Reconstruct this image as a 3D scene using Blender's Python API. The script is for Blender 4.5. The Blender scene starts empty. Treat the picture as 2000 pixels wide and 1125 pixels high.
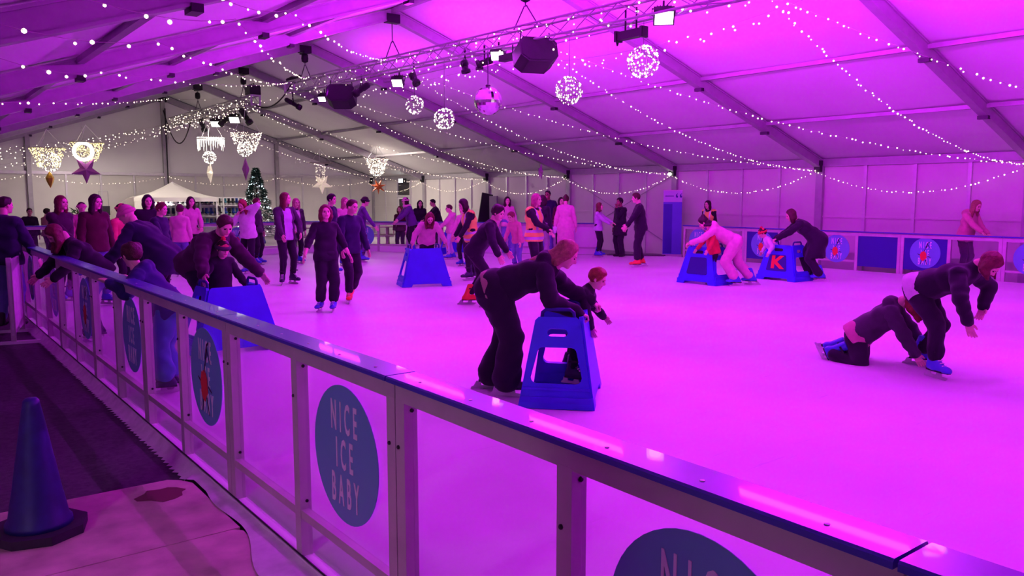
import bpy, bmesh, math, random
import numpy as np
from mathutils import Vector, Matrix
from mathutils.geometry import tessellate_polygon
random.seed(7); np.random.seed(7)
scene = bpy.context.scene
COL = scene.collection
# ------------------------------------------------------------------ camera
CAM_H, YAW, PITCH, FPX = 1.747, 37.651, 6.487, 1571.5
th, ph = math.radians(YAW), math.radians(PITCH)
CF = Vector((math.sin(th)*math.cos(ph), math.cos(th)*math.cos(ph), -math.sin(ph)))
CR = Vector((math.cos(th), -math.sin(th), 0)); CU = CR.cross(CF)
CAMP = Vector((0, 0, CAM_H))
cd = bpy.data.cameras.new('camera'); cam = bpy.data.objects.new('camera', cd); COL.objects.link(cam)
cd.sensor_width = 36; cd.lens = 36*FPX/2000; cd.clip_start = .05; cd.clip_end = 300
cam.matrix_world = Matrix(((CR.x, CU.x, -CF.x, 0), (CR.y, CU.y, -CF.y, 0), (CR.z, CU.z, -CF.z, CAM_H), (0, 0, 0, 1)))
scene.camera = cam
# ------------------------------------------------------------------ world, exposure
w = bpy.data.worlds.new('world'); scene.world = w; w.use_nodes = True
w.node_tree.nodes['Background'].inputs[0].default_value = (.02, .025, .05, 1)
w.node_tree.nodes['Background'].inputs[1].default_value = .3
cy = scene.cycles
cy.max_bounces = 6; cy.diffuse_bounces = 4; cy.use_light_tree = False; cy.glossy_bounces = 2; cy.transmission_bounces = 2; cy.transparent_max_bounces = 10
cy.caustics_reflective = False; cy.caustics_refractive = False; cy.use_adaptive_sampling = True; cy.adaptive_threshold = .10; cy.adaptive_min_samples = 16
vs = scene.view_settings
vs.view_transform = 'Standard'; vs.look = 'None'; vs.gamma = 1; vs.exposure = 0.0; vs.use_curve_mapping = False
# ------------------------------------------------------------------ the tent's stage lights, with added roof wash and fill
MAG = (.68, .010, 1.0); WARM = (1.0, .86, .74)
def spot(name, loc, tgt, power, color, angle=150, blend=.6, size=.12):
    l = bpy.data.lights.new(name, 'SPOT'); l.energy = power; l.color = color
    l.spot_size = math.radians(angle); l.spot_blend = blend; l.shadow_soft_size = size
    o = bpy.data.objects.new(name, l); COL.objects.link(o); o.location = loc
    o.rotation_euler = (Vector(tgt)-Vector(loc)).to_track_quat('-Z', 'Y').to_euler()
    return o
def area(name, loc, tgt, power, color, sx, sy):
    l = bpy.data.lights.new(name, 'AREA'); l.shape = 'RECTANGLE'; l.size = sx; l.size_y = sy
    l.energy = power; l.color = color
    o = bpy.data.objects.new(name, l); COL.objects.link(o); o.location = loc
    o.rotation_euler = (Vector(tgt)-Vector(loc)).to_track_quat('-Z', 'Y').to_euler()
    return o
# flood lamps along the truss over the ice (X, Y, Z of each lens)
FLOODS = [(9.75, 21.3, 4.52), (9.75, 17.1, 4.50), (9.70, 13.05, 4.58), (9.62, 8.65, 4.55), (9.62, 4.2, 4.55), (9.62, .2, 4.55)]
FLOOD_W = [90, 230, 290, 310, 310, 270]
for (fx, fy, fz), pw in zip(FLOODS, FLOOD_W):
    for sx in (-1, 1):      # each lamp throws to both long sides of the rink
        spot('flood_light', (fx, fy, fz-.12), (fx+sx*5.5, fy-.8, .2), pw*.5, MAG, 150, .35, .10)
# added area lights below the truss to brighten the roof, no fixtures there
for y, pw in ((19.5, 130), (14.8, 330), (10.2, 490), (5.5, 520), (1, 420)):
    for sx in (-1, 1):
        area('added_roof_wash', (9.62+sx*.40, y, 4.42), (9.62+sx*6, y, 6.6), pw*(.48 if sx > 0 else .6), MAG, 2.4, .12)
# white work lamps on the short truss at the far end
for fy, pw in ((30.1, 360), (28.1, 260)):
    spot('work_light', (9.62, fy, 4.32), (10.3, fy+3.0, 0), pw, WARM, 125, .6, .1)
# ceiling lamp strips over the skate hire and cafe corner
area('cafe_light', (6.0, 33.6, 3.55), (6.0, 33.9, 0), 120, WARM, .3, 2.4)
area('cafe_light', (15.0, 31.5, 3.4), (15.8, 31.0, 0), 290, WARM, .3, 2.4)
# entrance lamp in the annexe behind the camera
area('entrance_light', (-2.2, 2.5, 2.3), (0.2, 4.5, 0), 30, (.98, .66, .9), .3, 1.2)
area('added_rear_fill', (6.0, -6.5, 3.4), (6.0, -5, 0), 60, MAG, .3, 2.0)  # added magenta fill at the rear end, no lamp stands there
# ------------------------------------------------------------------ pixel helpers (photo taken as 2000x1125)
def ray(x, y):
    return CF*FPX + CR*(x-1000) + CU*(562.5-y)
def gpx(x, y, z=0.0):
    d = ray(x, y); t = (z-CAM_H)/d.z; return CAMP+d*t
def atY(x, y, Y):
    d = ray(x, y); return CAMP+d*(Y/d.y)
def atX(x, y, X):
    d = ray(x, y); return CAMP+d*(X/d.x)
def dpx(x, depth, z=0.0):
    p = CAMP+CF*depth+CR*((x-1000)/FPX*depth)
    # stay on the vertical through this column at that forward distance
    return Vector((p.x, p.y, z))
# ------------------------------------------------------------------ materials
MATS = {}
def nt(m):
    m.use_nodes = True; return m.node_tree
def mat(name, col, rough=.6, metal=0, spec=.4, noise=0, nscale=20, bump=0, bscale=60, coat=0, emit=None, estr=0, sheen=0, subs=0):
    if name in MATS: return MATS[name]
    m = bpy.data.materials.new(name); t = nt(m); n = t.nodes; b = n['Principled BSDF']
    b.inputs['Base Color'].default_value = (*col, 1); b.inputs['Roughness'].default_value = rough
    b.inputs['Metallic'].default_value = metal; b.inputs['Specular IOR Level'].default_value = spec
    if coat: b.inputs['Coat Weight'].default_value = coat
    if sheen: b.inputs['Sheen Weight'].default_value = sheen
    if emit:
        b.inputs['Emission Color'].default_value = (*emit, 1); b.inputs['Emission Strength'].default_value = estr
        m.cycles.emission_sampling = 'NONE'
    if noise or bump:
        tc = n.new('ShaderNodeTexCoord')
    if noise:
        nz = n.new('ShaderNodeTexNoise'); nz.inputs['Scale'].default_value = nscale; nz.inputs['Detail'].default_value = 5
        t.links.new(tc.outputs['Object'], nz.inputs['Vector'])
        r = n.new('ShaderNodeMapRange'); r.inputs[1].default_value = .3; r.inputs[2].default_value = .7
        r.inputs[3].default_value = 1-noise; r.inputs[4].default_value = 1+noise*.4
        t.links.new(nz.outputs['Fac'], r.inputs[0])
        mx = n.new('ShaderNodeMix'); mx.data_type = 'RGBA'; mx.blend_type = 'MULTIPLY'; mx.inputs[0].default_value = 1
        mx.inputs[6].default_value = (*col, 1)
        t.links.new(r.outputs[0], mx.inputs[7]); t.links.new(mx.outputs[2], b.inputs['Base Color'])
    if bump:
        nb = n.new('ShaderNodeTexNoise'); nb.inputs['Scale'].default_value = bscale; nb.inputs['Detail'].default_value = 4
        t.links.new(tc.outputs['Object'], nb.inputs['Vector'])
        bp = n.new('ShaderNodeBump'); bp.inputs['Strength'].default_value = bump; bp.inputs['Distance'].default_value = .01
        t.links.new(nb.outputs['Fac'], bp.inputs['Height']); t.links.new(bp.outputs[0], b.inputs['Normal'])
    MATS[name] = m; return m
def glow(name, col, strength, sample=False):
    m = bpy.data.materials.new(name); t = nt(m); t.nodes.clear()
    e = t.nodes.new('ShaderNodeEmission'); e.inputs[0].default_value = (*col, 1); e.inputs[1].default_value = strength
    o = t.nodes.new('ShaderNodeOutputMaterial'); t.links.new(e.outputs[0], o.inputs[0])
    m.cycles.emission_sampling = 'AUTO' if sample else 'NONE'
    MATS[name] = m; return m
def glassmat(name, tint, refl=.06, rough=.05, haze=.0):
    m = bpy.data.materials.new(name); t = nt(m); n = t.nodes; n.clear()
    tr = n.new('ShaderNodeBsdfTransparent'); tr.inputs[0].default_value = (*tint, 1)
    g = n.new('ShaderNodeBsdfGlossy'); g.inputs['Roughness'].default_value = rough; g.inputs[0].default_value = (1, 1, 1, 1)
    fr = n.new('ShaderNodeLayerWeight'); fr.inputs[0].default_value = .25
    mr = n.new('ShaderNodeMapRange'); mr.inputs[3].default_value = refl*.5; mr.inputs[4].default_value = min(.5, refl*4)
    t.links.new(fr.outputs['Facing'], mr.inputs[0])
    mx = n.new('ShaderNodeMixShader'); t.links.new(mr.outputs[0], mx.inputs[0])
    t.links.new(tr.outputs[0], mx.inputs[1]); t.links.new(g.outputs[0], mx.inputs[2])
    last = mx
    if haze:
        d = n.new('ShaderNodeBsdfDiffuse'); d.inputs[0].default_value = (.7, .7, .75, 1)
        m2 = n.new('ShaderNodeMixShader'); m2.inputs[0].default_value = haze
        t.links.new(mx.outputs[0], m2.inputs[1]); t.links.new(d.outputs[0], m2.inputs[2]); last = m2
    o = n.new('ShaderNodeOutputMaterial'); t.links.new(last.outputs[0], o.inputs[0])
    MATS[name] = m; return m

def ice_material():
    m = bpy.data.materials.new('ice'); t = nt(m); n = t.nodes; b = n['Principled BSDF']; L = t.links
    tc = n.new('ShaderNodeTexCoord')
    big = n.new('ShaderNodeTexNoise'); big.inputs['Scale'].default_value = .6; big.inputs['Detail'].default_value = 6
    L.new(tc.outputs['Object'], big.inputs['Vector'])
    mp = n.new('ShaderNodeMapping'); mp.inputs['Scale'].default_value = (3, 40, 1); mp.inputs['Rotation'].default_value = (0, 0, .9)
    L.new(tc.outputs['Object'], mp.inputs['Vector'])
    sc = n.new('ShaderNodeTexNoise'); sc.inputs['Scale'].default_value = 1.0; sc.inputs['Detail'].default_value = 6; sc.inputs['Distortion'].default_value = 1.2
    L.new(mp.outputs[0], sc.inputs['Vector'])
    r1 = n.new('ShaderNodeMapRange'); r1.inputs[1].default_value = .3; r1.inputs[2].default_value = .7; r1.inputs[3].default_value = .82; r1.inputs[4].default_value = .95
    L.new(big.outputs['Fac'], r1.inputs[0])
    r2 = n.new('ShaderNodeMapRange'); r2.inputs[1].default_value = .66; r2.inputs[2].default_value = .74; r2.inputs[3].default_value = 1; r2.inputs[4].default_value = .86
    L.new(sc.outputs['Fac'], r2.inputs[0])
    mu = n.new('ShaderNodeMath'); mu.operation = 'MULTIPLY'; L.new(r1.outputs[0], mu.inputs[0]); L.new(r2.outputs[0], mu.inputs[1])
    cb = n.new('ShaderNodeCombineColor')
    for i in range(3): L.new(mu.outputs[0], cb.inputs[i])
    L.new(cb.outputs[0], b.inputs['Base Color'])
    rr = n.new('ShaderNodeMapRange'); rr.inputs[3].default_value = .30; rr.inputs[4].default_value = .6; L.new(big.outputs['Fac'], rr.inputs[0])
    L.new(rr.outputs[0], b.inputs['Roughness']); b.inputs['Specular IOR Level'].default_value = .22
    bp = n.new('ShaderNodeBump'); bp.inputs['Strength'].default_value = .12; bp.inputs['Distance'].default_value = .01
    L.new(sc.outputs['Fac'], bp.inputs['Height']); L.new(bp.outputs[0], b.inputs['Normal'])
    MATS['ice'] = m; return m

M_ICE = ice_material()
M_ROOF = mat('tent_membrane', (.86, .85, .86), .55, spec=.25, noise=.05, nscale=.7)
M_WALL = mat('wall_panel', (.68, .66, .63), .5, spec=.3, noise=.07, nscale=1.2)
M_ALU = mat('grey_aluminium', (.42, .40, .43), .45, .25, noise=.1, nscale=6)
M_ALU_L = mat('pale_aluminium', (.66, .64, .66), .4, .3, noise=.08, nscale=8)
M_RAIL = mat('barrier_steel', (.60, .55, .56), .45, .2, noise=.12, nscale=5)
M_CAP = mat('blue_cap_plastic', (.05, .06, .42), .30, spec=.5, coat=.15)
M_BLK = mat('black_plastic', (.018, .017, .022), .45)
M_DMET = mat('dark_metal', (.03, .03, .035), .4, .4)
M_AID = mat('blue_aid_plastic', (.045, .05, .72), .38, spec=.45, noise=.12, nscale=4)
M_AIDD = mat('navy_insert', (.02, .02, .20), .5)
M_ASPH = mat('asphalt', (.085, .080, .09), .9, noise=.35, nscale=25, bump=.5, bscale=140)
M_PLY = mat('plywood', (.62, .46, .40), .75, noise=.3, nscale=5, bump=.15)
M_MEMB = mat('white_sheet', (.74, .70, .72), .6, noise=.2, nscale=9, bump=.3, bscale=12)
M_WHITE = mat('white_paint', (.82, .82, .82), .4)
M_WOOD = mat('pine_wood', (.45, .27, .14), .6, noise=.25, nscale=9)
M_CLOTHW = mat('white_canvas', (.88, .86, .82), .7)
M_STK = mat('sky_blue_vinyl', (.15, .38, .60), .4)
M_STKT = mat('white_vinyl', (.80, .78, .85), .45)
M_NAVYB = mat('navy_board', (.03, .03, .26), .35)
M_RED = mat('red_print', (.75, .06, .04), .5)
M_BLACKP = mat('black_print', (.02, .015, .03), .5)
M_PANE = glassmat('clear_pane', (.95, .94, .96), .05, .08, .03)
M_DGLASS = glassmat('window_glass', (.35, .36, .4), .10, .03)
M_BULB = glow('warm_bulb', (1.0, .80, .62), 3.4)
M_BULBC = glow('white_bulb', (1.0, .93, .80), 4.5)
M_BULBG = glow('gold_bulb', (1.0, .78, .30), 3.0)
M_BULBB = glow('cool_bulb', (.75, .9, 1.0), 6.0)
M_LENS = glow('flood_lens', (1.0, .72, 1.0), 8.0)
M_LENSW = glow('work_lens', (1.0, .96, .9), 8.0)
# ------------------------------------------------------------------ mesh builder
class MB:
    def __init__(s): s.v = []; s.f = []; s.m = []; s.cur = 0
    def add(s, vs, fs):
        o = len(s.v); s.v += [tuple(x) for x in vs]; s.f += [tuple(i+o for i in f) for f in fs]; s.m += [s.cur]*len(fs); return s
    def box(s, c, d, R=None):
        x, y, z = d[0]/2, d[1]/2, d[2]/2
        p = [Vector(q) for q in ((-x,-y,-z),(x,-y,-z),(x,y,-z),(-x,y,-z),(-x,-y,z),(x,-y,z),(x,y,z),(-x,y,z))]
        if R is not None: p = [R @ q for q in p]
        c = Vector(c)
        return s.add([q+c for q in p], [(0,3,2,1),(4,5,6,7),(0,1,5,4),(1,2,6,5),(2,3,7,6),(3,0,4,7)])
    def beam(s, a, b, wd, ht, up=(0,0,1)):
        a, b = Vector(a), Vector(b); z = (b-a).normalized(); x = Vector(up).cross(z)
        if x.length < 1e-5: x = Vector((1,0,0)).cross(z)
        x.normalize(); y = z.cross(x)
        vs = [e+x*(wd/2*i)+y*(ht/2*j) for e in (a, b) for i, j in ((-1,-1),(1,-1),(1,1),(-1,1))]
        return s.add(vs, [(0,3,2,1),(4,5,6,7),(0,1,5,4),(1,2,6,5),(2,3,7,6),(3,0,4,7)])
    def tube(s, pts, r, n=6, cap=True, r2=None):
        pts = [Vector(p) for p in pts]; rings = []; vs = []; N = len(pts); prev = None
        for i, p in enumerate(pts):
            t = (pts[min(i+1, N-1)]-pts[max(i-1, 0)]).normalized()
            x = prev if prev is not None else (Vector((0,0,1)).cross(t) if abs(t.z) < .95 else Vector((1,0,0)).cross(t))
            x = (x-t*x.dot(t)).normalized(); y = t.cross(x); prev = x
            rr = r if r2 is None else r+(r2-r)*i/(N-1)
            vs += [p+(x*math.cos(2*math.pi*k/n)+y*math.sin(2*math.pi*k/n))*rr for k in range(n)]
        fs = [(i*n+k, i*n+(k+1) % n, (i+1)*n+(k+1) % n, (i+1)*n+k) for i in range(N-1) for k in range(n)]
        if cap: fs += [tuple(range(n-1, -1, -1)), tuple((N-1)*n+k for k in range(n))]
        return s.add(vs, fs)
    def lathe(s, prof, n=16, c=(0,0,0), M=None):
        vs = []; c = Vector(c)
        for r, z in prof:
            for k in range(n):
                p = Vector((r*math.cos(2*math.pi*k/n), r*math.sin(2*math.pi*k/n), z))
                if M is not None: p = M @ p
                vs.append(p+c)
        N = len(prof)
        fs = [(i*n+k, i*n+(k+1) % n, (i+1)*n+(k+1) % n, (i+1)*n+k) for i in range(N-1) for k in range(n)]
        fs += [tuple(range(n-1, -1, -1)), tuple((N-1)*n+k for k in range(n))]
        return s.add(vs, fs)
    def octa(s, c, r):
        c = Vector(c)
        return s.add([c+Vector(d)*r for d in ((1,0,0),(-1,0,0),(0,1,0),(0,-1,0),(0,0,1),(0,0,-1))],
                     [(0,2,4),(2,1,4),(1,3,4),(3,0,4),(2,0,5),(1,2,5),(3,1,5),(0,3,5)])
    def plate(s, outer, holes, t, O, U, V):
        """flat plate with holes: 2D outlines in (u,v) on the plane O+uU+vV, thickness t about it"""
        O, U, V = Vector(O), Vector(U), Vector(V); Nn = U.cross(V).normalized()
        loops = [outer]+list(holes); flat = [p for l in loops for p in l]
        tris = tessellate_polygon([[Vector((p[0], p[1], 0)) for p in l] for l in loops])
        base = [O+U*p[0]+V*p[1] for p in flat]; n = len(flat)
        vs = [p+Nn*(t/2) for p in base]+[p-Nn*(t/2) for p in base]
        fs = []
        for a, b, c in tris:
            q = (flat[b][0]-flat[a][0])*(flat[c][1]-flat[a][1])-(flat[b][1]-flat[a][1])*(flat[c][0]-flat[a][0])
            if q < 0: b, c = c, b
            fs += [(a, b, c), (n+a, n+c, n+b)]
        k = 0
        for l in loops:
            m = len(l)
            for i in range(m):
                a, b = k+i, k+(i+1) % m; fs.append((a, n+a, n+b, b))
            k += m
        return s.add(vs, fs)
    def mesh(s, name, mats, smooth=False):
        me = bpy.data.meshes.new(name); me.from_pydata(s.v, [], s.f)
        for m in (mats if isinstance(mats, (list, tuple)) else [mats]): me.materials.append(m)
        if s.cur or any(s.m): me.polygons.foreach_set('material_index', s.m)
        if smooth: me.polygons.foreach_set('use_smooth', [True]*len(s.f))
        me.update(); return me
    def build(s, name, mats, parent=None, smooth=False, loc=None, rz=0):
        return obj(name, s.mesh(name, mats, smooth), parent, loc, rz)
def obj(name, me, parent=None, loc=None, rz=0):
    o = bpy.data.objects.new(name, me); COL.objects.link(o); o.parent = parent
    if loc is not None: o.location = loc
    if rz: o.rotation_euler = (0, 0, rz)
    return o
def tag(o, label=None, cat=None, group=None, kind=None):
    if label: o['label'] = label
    if cat: o['category'] = cat
    if group: o['group'] = group
    if kind: o['kind'] = kind
    return o
def empty(name, loc=(0,0,0), rz=0, label=None, cat=None, group=None, kind=None):
    o = bpy.data.objects.new(name, None); COL.objects.link(o); o.location = loc; o.rotation_euler = (0, 0, rz)
    o.empty_display_size = .1
    return tag(o, label, cat, group, kind)
def copy_tree(o, parent=None):
    c = o.copy(); COL.objects.link(c); c.parent = parent
    for ch in list(o.children): copy_tree(ch, c)
    return c
def grid_sheet(rows):
    """rows: list of equal-length lists of points -> (verts, quads)"""
    n = len(rows[0]); vs = [p for r in rows for p in r]
    fs = [(i*n+j, i*n+j+1, (i+1)*n+j+1, (i+1)*n+j) for i in range(len(rows)-1) for j in range(n-1)]
    return vs, fs
# ================================================================== the tent
FY = [37.06-5*k for k in range(10)]            # frame positions, the far gable first (down to -7.94)
XR, XW, XL, ZE, ZR = 9.62, 19.65, -.41, 2.46, 5.85
SL = (ZR-ZE)/(XW-XR); RD = .24                 # roof slope, rafter depth
GZ = -.22                                      # ground outside the ice
NX, NTOP = 1.63, 1.02                          # near barrier line and its top
def roofz(X): return ZR-abs(X-XR)*SL
# floor and ice
fl = MB().box((8, 13, GZ-.1), (30, 54, .2)).build('floor', M_ASPH); tag(fl, 'dark tarmac floor around the ice rink', kind='structure')
RINK = [(3.0, -4.5), (18.13, -4.5), (18.13, 15.9), (11.7, 23.7), (3.0, 24.5)]
ic = MB(); ic.plate(RINK, [], .16, (0, 0, -.08), (1,0,0), (0,1,0))
ico = ic.build('floor_ice', M_ICE); tag(ico, 'pale ice sheet of the rink', kind='structure')
rows = [[(x, -4.5, z_), (x, 24.6, z_)] for x, z_ in ((1.668, -.18), (1.668, -.135), (1.85, -.095), (2.1, -.055), (2.5, -.02), (3.0, 0))]
ie = MB().add(*grid_sheet(rows))
tag(ie.build('floor_ice_edge', M_ICE, None, True), 'shaved ice sloping down to the near kerb', kind='structure')
# cafe floor behind the rink: pale boarding
cf = MB(); cf.plate([(-.4, 25.2), (12, 24.3), (18.8, 16.2), (19.6, 16.2), (19.6, 37), (-.4, 37)], [], .06, (0, 0, -.12), (1,0,0), (0,1,0))
tag(cf.build('floor_boarding', mat('grey_boarding', (.30, .27, .29), .7, noise=.15, nscale=3)), 'grey boarded floor of the cafe corner', kind='structure')
# roof
ceil = empty('ceiling', kind='structure', label='white tent roof of stretched membrane bays')
for k in range(len(FY)-1):
    y0, y1 = FY[k+1], FY[k]
    for s in (-1, 1):
        rows = []
        for i in range(9):
            u = i/8; X = XR+s*u*(XW-XR+.15)
            r = []
            for j in range(5):
                v = j/4; Z = roofz(X)+RD+.04-.05*math.sin(math.pi*v)*math.sin(math.pi*u)
                r.append((X, y0+(y1-y0)*v, Z))
            rows.append(r)
        MB().add(*grid_sheet(rows)).build('roof_panel', M_ROOF, ceil, True)
    # purlins between the frames
    for s in (-1, 1):
        for d in (2.5, 5.0, 7.5):
            X = XR+s*d
            MB().beam((X, y0+.05, roofz(X)+RD-.045), (X, y1-.05, roofz(X)+RD-.045), .09, .08).build('purlin', M_ALU, ceil)
        X = XW if s > 0 else XL
        MB().beam((X, y0+.07, ZE+.17), (X, y1-.07, ZE+.17), .10, .20).build('eave_beam', M_ALU, ceil)
    MB().beam((XR, y0+.05, ZR+RD-.05), (XR, y1-.05, ZR+RD-.05), .10, .10).build('ridge_beam', M_ALU, ceil)
# frames
for k, y in enumerate(FY):
    fr = empty('tent_frame', (XR, y, 0), kind='structure', label='grey aluminium portal frame of the tent')
    for s in (-1, 1):
        X1 = (XW if s > 0 else XL)-XR
        b = MB(); hx = .10
        # rafter: I-beam like box with a slot
        b.beam((0, 0, ZR+RD/2), (X1, 0, ZE+RD/2), .12, RD)
        b.beam((0, 0, ZR+.01), (X1, 0, ZE+.01), .16, .03); b.beam((0, 0, ZR+RD-.01), (X1, 0, ZE+RD-.01), .16, .03)
        b.build('rafter', M_ALU, fr)
        MB().box((X1, 0, (ZE+GZ)/2+.05), (.14, .20, ZE-GZ+.1)).build('post', M_ALU, fr)
        MB().box((X1-s*.05, 0, ZE+.08), (.30, .17, .30)).build('eave_bracket', M_DMET, fr)
        for d in (2.5, 5.0, 7.5):
            MB().box((s*d, 0, ZR-d*SL-.03), (.10, .20, .07)).build('purlin_clamp', M_DMET, fr)
    MB().box((0, 0, ZR+.02), (.34, .18, .20)).build('ridge_bracket', M_DMET, fr)
    if 1 <= k <= 8:
        for s in (-1, 1):      # tie rods from post head up along the rafter
            X1 = (XW if s > 0 else XL)-XR
            MB().tube([(X1-s*.1, .05, ZE+.05), (X1-s*1.7, .05, ZE+1.55*SL+.08)], .018, 6).build('tie_rod', M_DMET, fr)
# right wall: hard panels in uprights
wr = empty('wall_right', kind='structure', label='right tent wall of pale panels in grey uprights')
DOORBAY = 0
for k in range(len(FY)-1):
    y0, y1 = FY[k+1], FY[k]
    if y1 < 1: continue
    for i in range(4):
        ya, yb = y0+5*i/4, y0+5*(i+1)/4
        if k == DOORBAY and i == 1: continue       # doorway
        MB().box((XW+.05, (ya+yb)/2, (ZE+GZ)/2+.08), (.05, 1.17, ZE-GZ+.1)).build('wall_panel', M_WALL, wr)
        MB().box((XW+.015, (ya+yb)/2, 1.22), (.03, 1.17, .05)).build('panel_rail', M_WALL, wr)
    for i in range(1, 4):
        MB().box((XW+.02, y0+5*i/4, (ZE+GZ)/2+.08), (.09, .08, ZE-GZ+.1)).build('upright', M_ALU_L, wr)
for k, ks in ((4, -1), (4, 1)):                    # cross bracing cables in one bay
    y0 = FY[4]; 
    a, c = ((XW-.06, y0+4.8, .25), (XW-.06, y0+.2, 2.35)) if ks < 0 else ((XW-.06, y0+.2, .25), (XW-.06, y0+4.8, 2.35))
    MB().tube([a, c], .012, 5).build('bracing_cable', M_ALU, wr)
# far gable wall
wb = empty('wall_back', kind='structure', label='far gable wall of the tent in pale panels')
YG = FY[0]
posts = [XL, 4.5, XR, 14.6, XW]
n = 0
for a, c in zip(posts[:-1], posts[1:]):
    m = 4
    for i in range(m):
        xa, xb = a+(c-a)*i/m, a+(c-a)*(i+1)/m
        MB().box(((xa+xb)/2, YG+.06, (ZE+.2+GZ)/2), (xb-xa-.07, .05, ZE+.2-GZ)).build('wall_panel', M_WALL, wb)
        if i: MB().box((xa, YG+.03, (ZE+.2+GZ)/2), (.07, .08, ZE+.2-GZ)).build('upright', M_ALU_L, wb)
    MB().box(((a+c)/2, YG+.02, ZE+.24), (c-a-.1, .10, .12)).build('gable_rail', M_ALU_L, wb)
    MB().add([(a, YG+.07, ZE+.2), (c, YG+.07, ZE+.2), (c, YG+.07, roofz(c)+.26), (a, YG+.07, roofz(a)+.26)], [(0,1,2,3)]).build('gable_sheet', M_ROOF, wb)
for X in posts[1:-1]:
    MB().box((X, YG-.02, (roofz(X)+GZ)/2), (.16, .18, roofz(X)-GZ)).build('gable_post', M_ALU, wb)
# walls that close the tent behind the camera (annexe to the left, gable at the back)
YB = FY[-1]
wl = empty('wall_left', kind='structure', label='left tent wall with entrance annexe')
MB().box((-4.2, 14, 1.1), (.06, 46, 2.7)).build('annexe_wall', M_WALL, wl)
MB().box((-2.3, 14, 2.5), (3.8, 46, .06)).build('annexe_roof', M_ROOF, wl)
MB().box((-2.3, YG+.06, 1.1), (3.8, .06, 2.7)).build('annexe_end', M_WALL, wl)
MB().box((-2.3, YB, 1.1), (3.8, .06, 2.7)).build('annexe_end', M_WALL, wl)
wf = empty('wall_front', kind='structure', label='near gable wall of the tent behind the viewer')
g = [(XL, GZ), (XW, GZ), (XW, ZE+.3), (XR, ZR+.3), (XL, ZE+.3)]
MB().plate(g, [], .06, (0, YB, 0), (1,0,0), (0,0,1)).build('gable_sheet', M_ROOF, wf)
MB().box((XW+.05, (YB+2.06)/2-.02, (ZE+GZ)/2+.08), (.05, 2.06-YB, ZE-GZ+.1)).build('wall_panel', M_WALL, wr)
# double glass door in the last bay of the right wall
dy0 = FY[1]+1.25
dr = empty('door_1', (XW, dy0+.625, GZ), kind='structure', label='double glass door with fanlight under the exit lamp')
MB().box((0, -.60, 1.35), (.10, .07, 2.7)).box((0, .60, 1.35), (.10, .07, 2.7)).box((0, 0, 2.66), (.10, 1.13, .08)).box((0, 0, 1.98), (.10, 1.13, .10)).build('door_frame', M_ALU_L, dr)
for s in (-1, 1):
    leaf = MB()
    leaf.plate([(-.27, .02), (.27, .02), (.27, 1.92), (-.27, 1.92)], [[(-.20, .14), (-.20, 1.84), (.20, 1.84), (.20, .14)]], .05, (.0, s*.285, 0), (0,1,0), (0,0,1))
    lo = leaf.build('door_leaf', M_WHITE, dr)
    MB().box((.0, s*.285, .99), (.012, .41, 1.71)).build('pane', M_DGLASS, lo)
    MB().tube([(-.06, s*.07, .85), (-.06, s*.07, 1.25)], .015, 6).build('handle', M_ALU_L, lo)
MB().box((0, 0, 2.32), (.012, 1.13, .60)).build('fanlight', M_DGLASS, dr)
# dark board beyond the doorway, the dusk put into its colour
MB().box((XW+1.6, dy0+.6, 1.0), (.1, 5, 3.2)).build('dusk_board', mat('dusk_tone', (.05, .06, .08), .8), None)['kind'] = 'structure'
# ================================================================== rink barriers
def text_mesh(name, body, size, sx, align='CENTER', extrude=.0015, offset=.0, spacing=1.0, m=None):
    c = bpy.data.curves.new(name, 'FONT'); c.body = body; c.size = size; c.align_x = align; c.align_y = 'CENTER'
    c.extrude = extrude; c.offset = offset; c.space_character = spacing; c.resolution_u = 3
    o = bpy.data.objects.new(name, c); COL.objects.link(o)
    dg = bpy.context.evaluated_depsgraph_get(); me = bpy.data.meshes.new_from_object(o.evaluated_get(dg))
    bpy.data.objects.remove(o); bpy.data.curves.remove(c)
    me.name = name
    for v in me.vertices: v.co.x *= sx
    me.materials.clear(); me.materials.append(m or M_STKT)
    return me
# 'NICE / ICE / BABY' lettering in the plane (u right, v up): tall, narrow, widely spaced capitals
LET = []
for word, v in (('NICE', .17), ('ICE', -.01), ('BABY', -.19)):
    LET.append((text_mesh('lettering', word, .205, .40, spacing=1.75, offset=.004), v))
def splash_mesh():
    b = MB(); rnd = random.Random(3)
    n = 22
    b.cur = 0
    ring = [(math.cos(2*math.pi*i/n)*(.075+.03*rnd.random())*.8-.03, math.sin(2*math.pi*i/n)*(.085+.035*rnd.random())-.06) for i in range(n)]
    b.plate(ring, [], .003, (0,0,0), (1,0,0), (0,1,0))
    b.cur = 1
    for (a, c, w) in (((-.03, .02), (.02, .12), .02), ((.02, .12), (.05, .22), .03), ((.05, .20), (.12, .10), .015), ((-.09, -.05), (-.16, -.02), .02),
                      ((-.05, -.14), (-.09, -.25), .02), ((.02, -.14), (.06, -.26), .02), ((.06, -.06), (.13, -.09), .018), ((.05, .22), (.10, .25), .02)):
        a, c = Vector((*a, .001)), Vector((*c, .001)); t = (c-a).normalized(); q = Vector((-t.y, t.x, 0))*w/2
        b.add([a-q, c-q*.5, c+q*.5, a+q], [(0, 1, 2, 3)])
    return b.mesh('printed_figure', [M_RED, M_BLACKP])
SPLASH = splash_mesh()
DISC = MB().plate([(math.cos(i*math.pi/24)*.335, math.sin(i*math.pi/24)*.335) for i in range(48)], [], .003, (0,0,0), (1,0,0), (0,1,0)).mesh('sticker', M_STK)
SCREW = MB().lathe([(.008, 0), (.007, .003), (.001, .004)], 8).mesh('screw', M_ALU_L)
BOLT = MB().lathe([(.009, 0), (.009, .005), (.006, .008), (0.001, .008)], 8).mesh('bolt', M_DMET)
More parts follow.
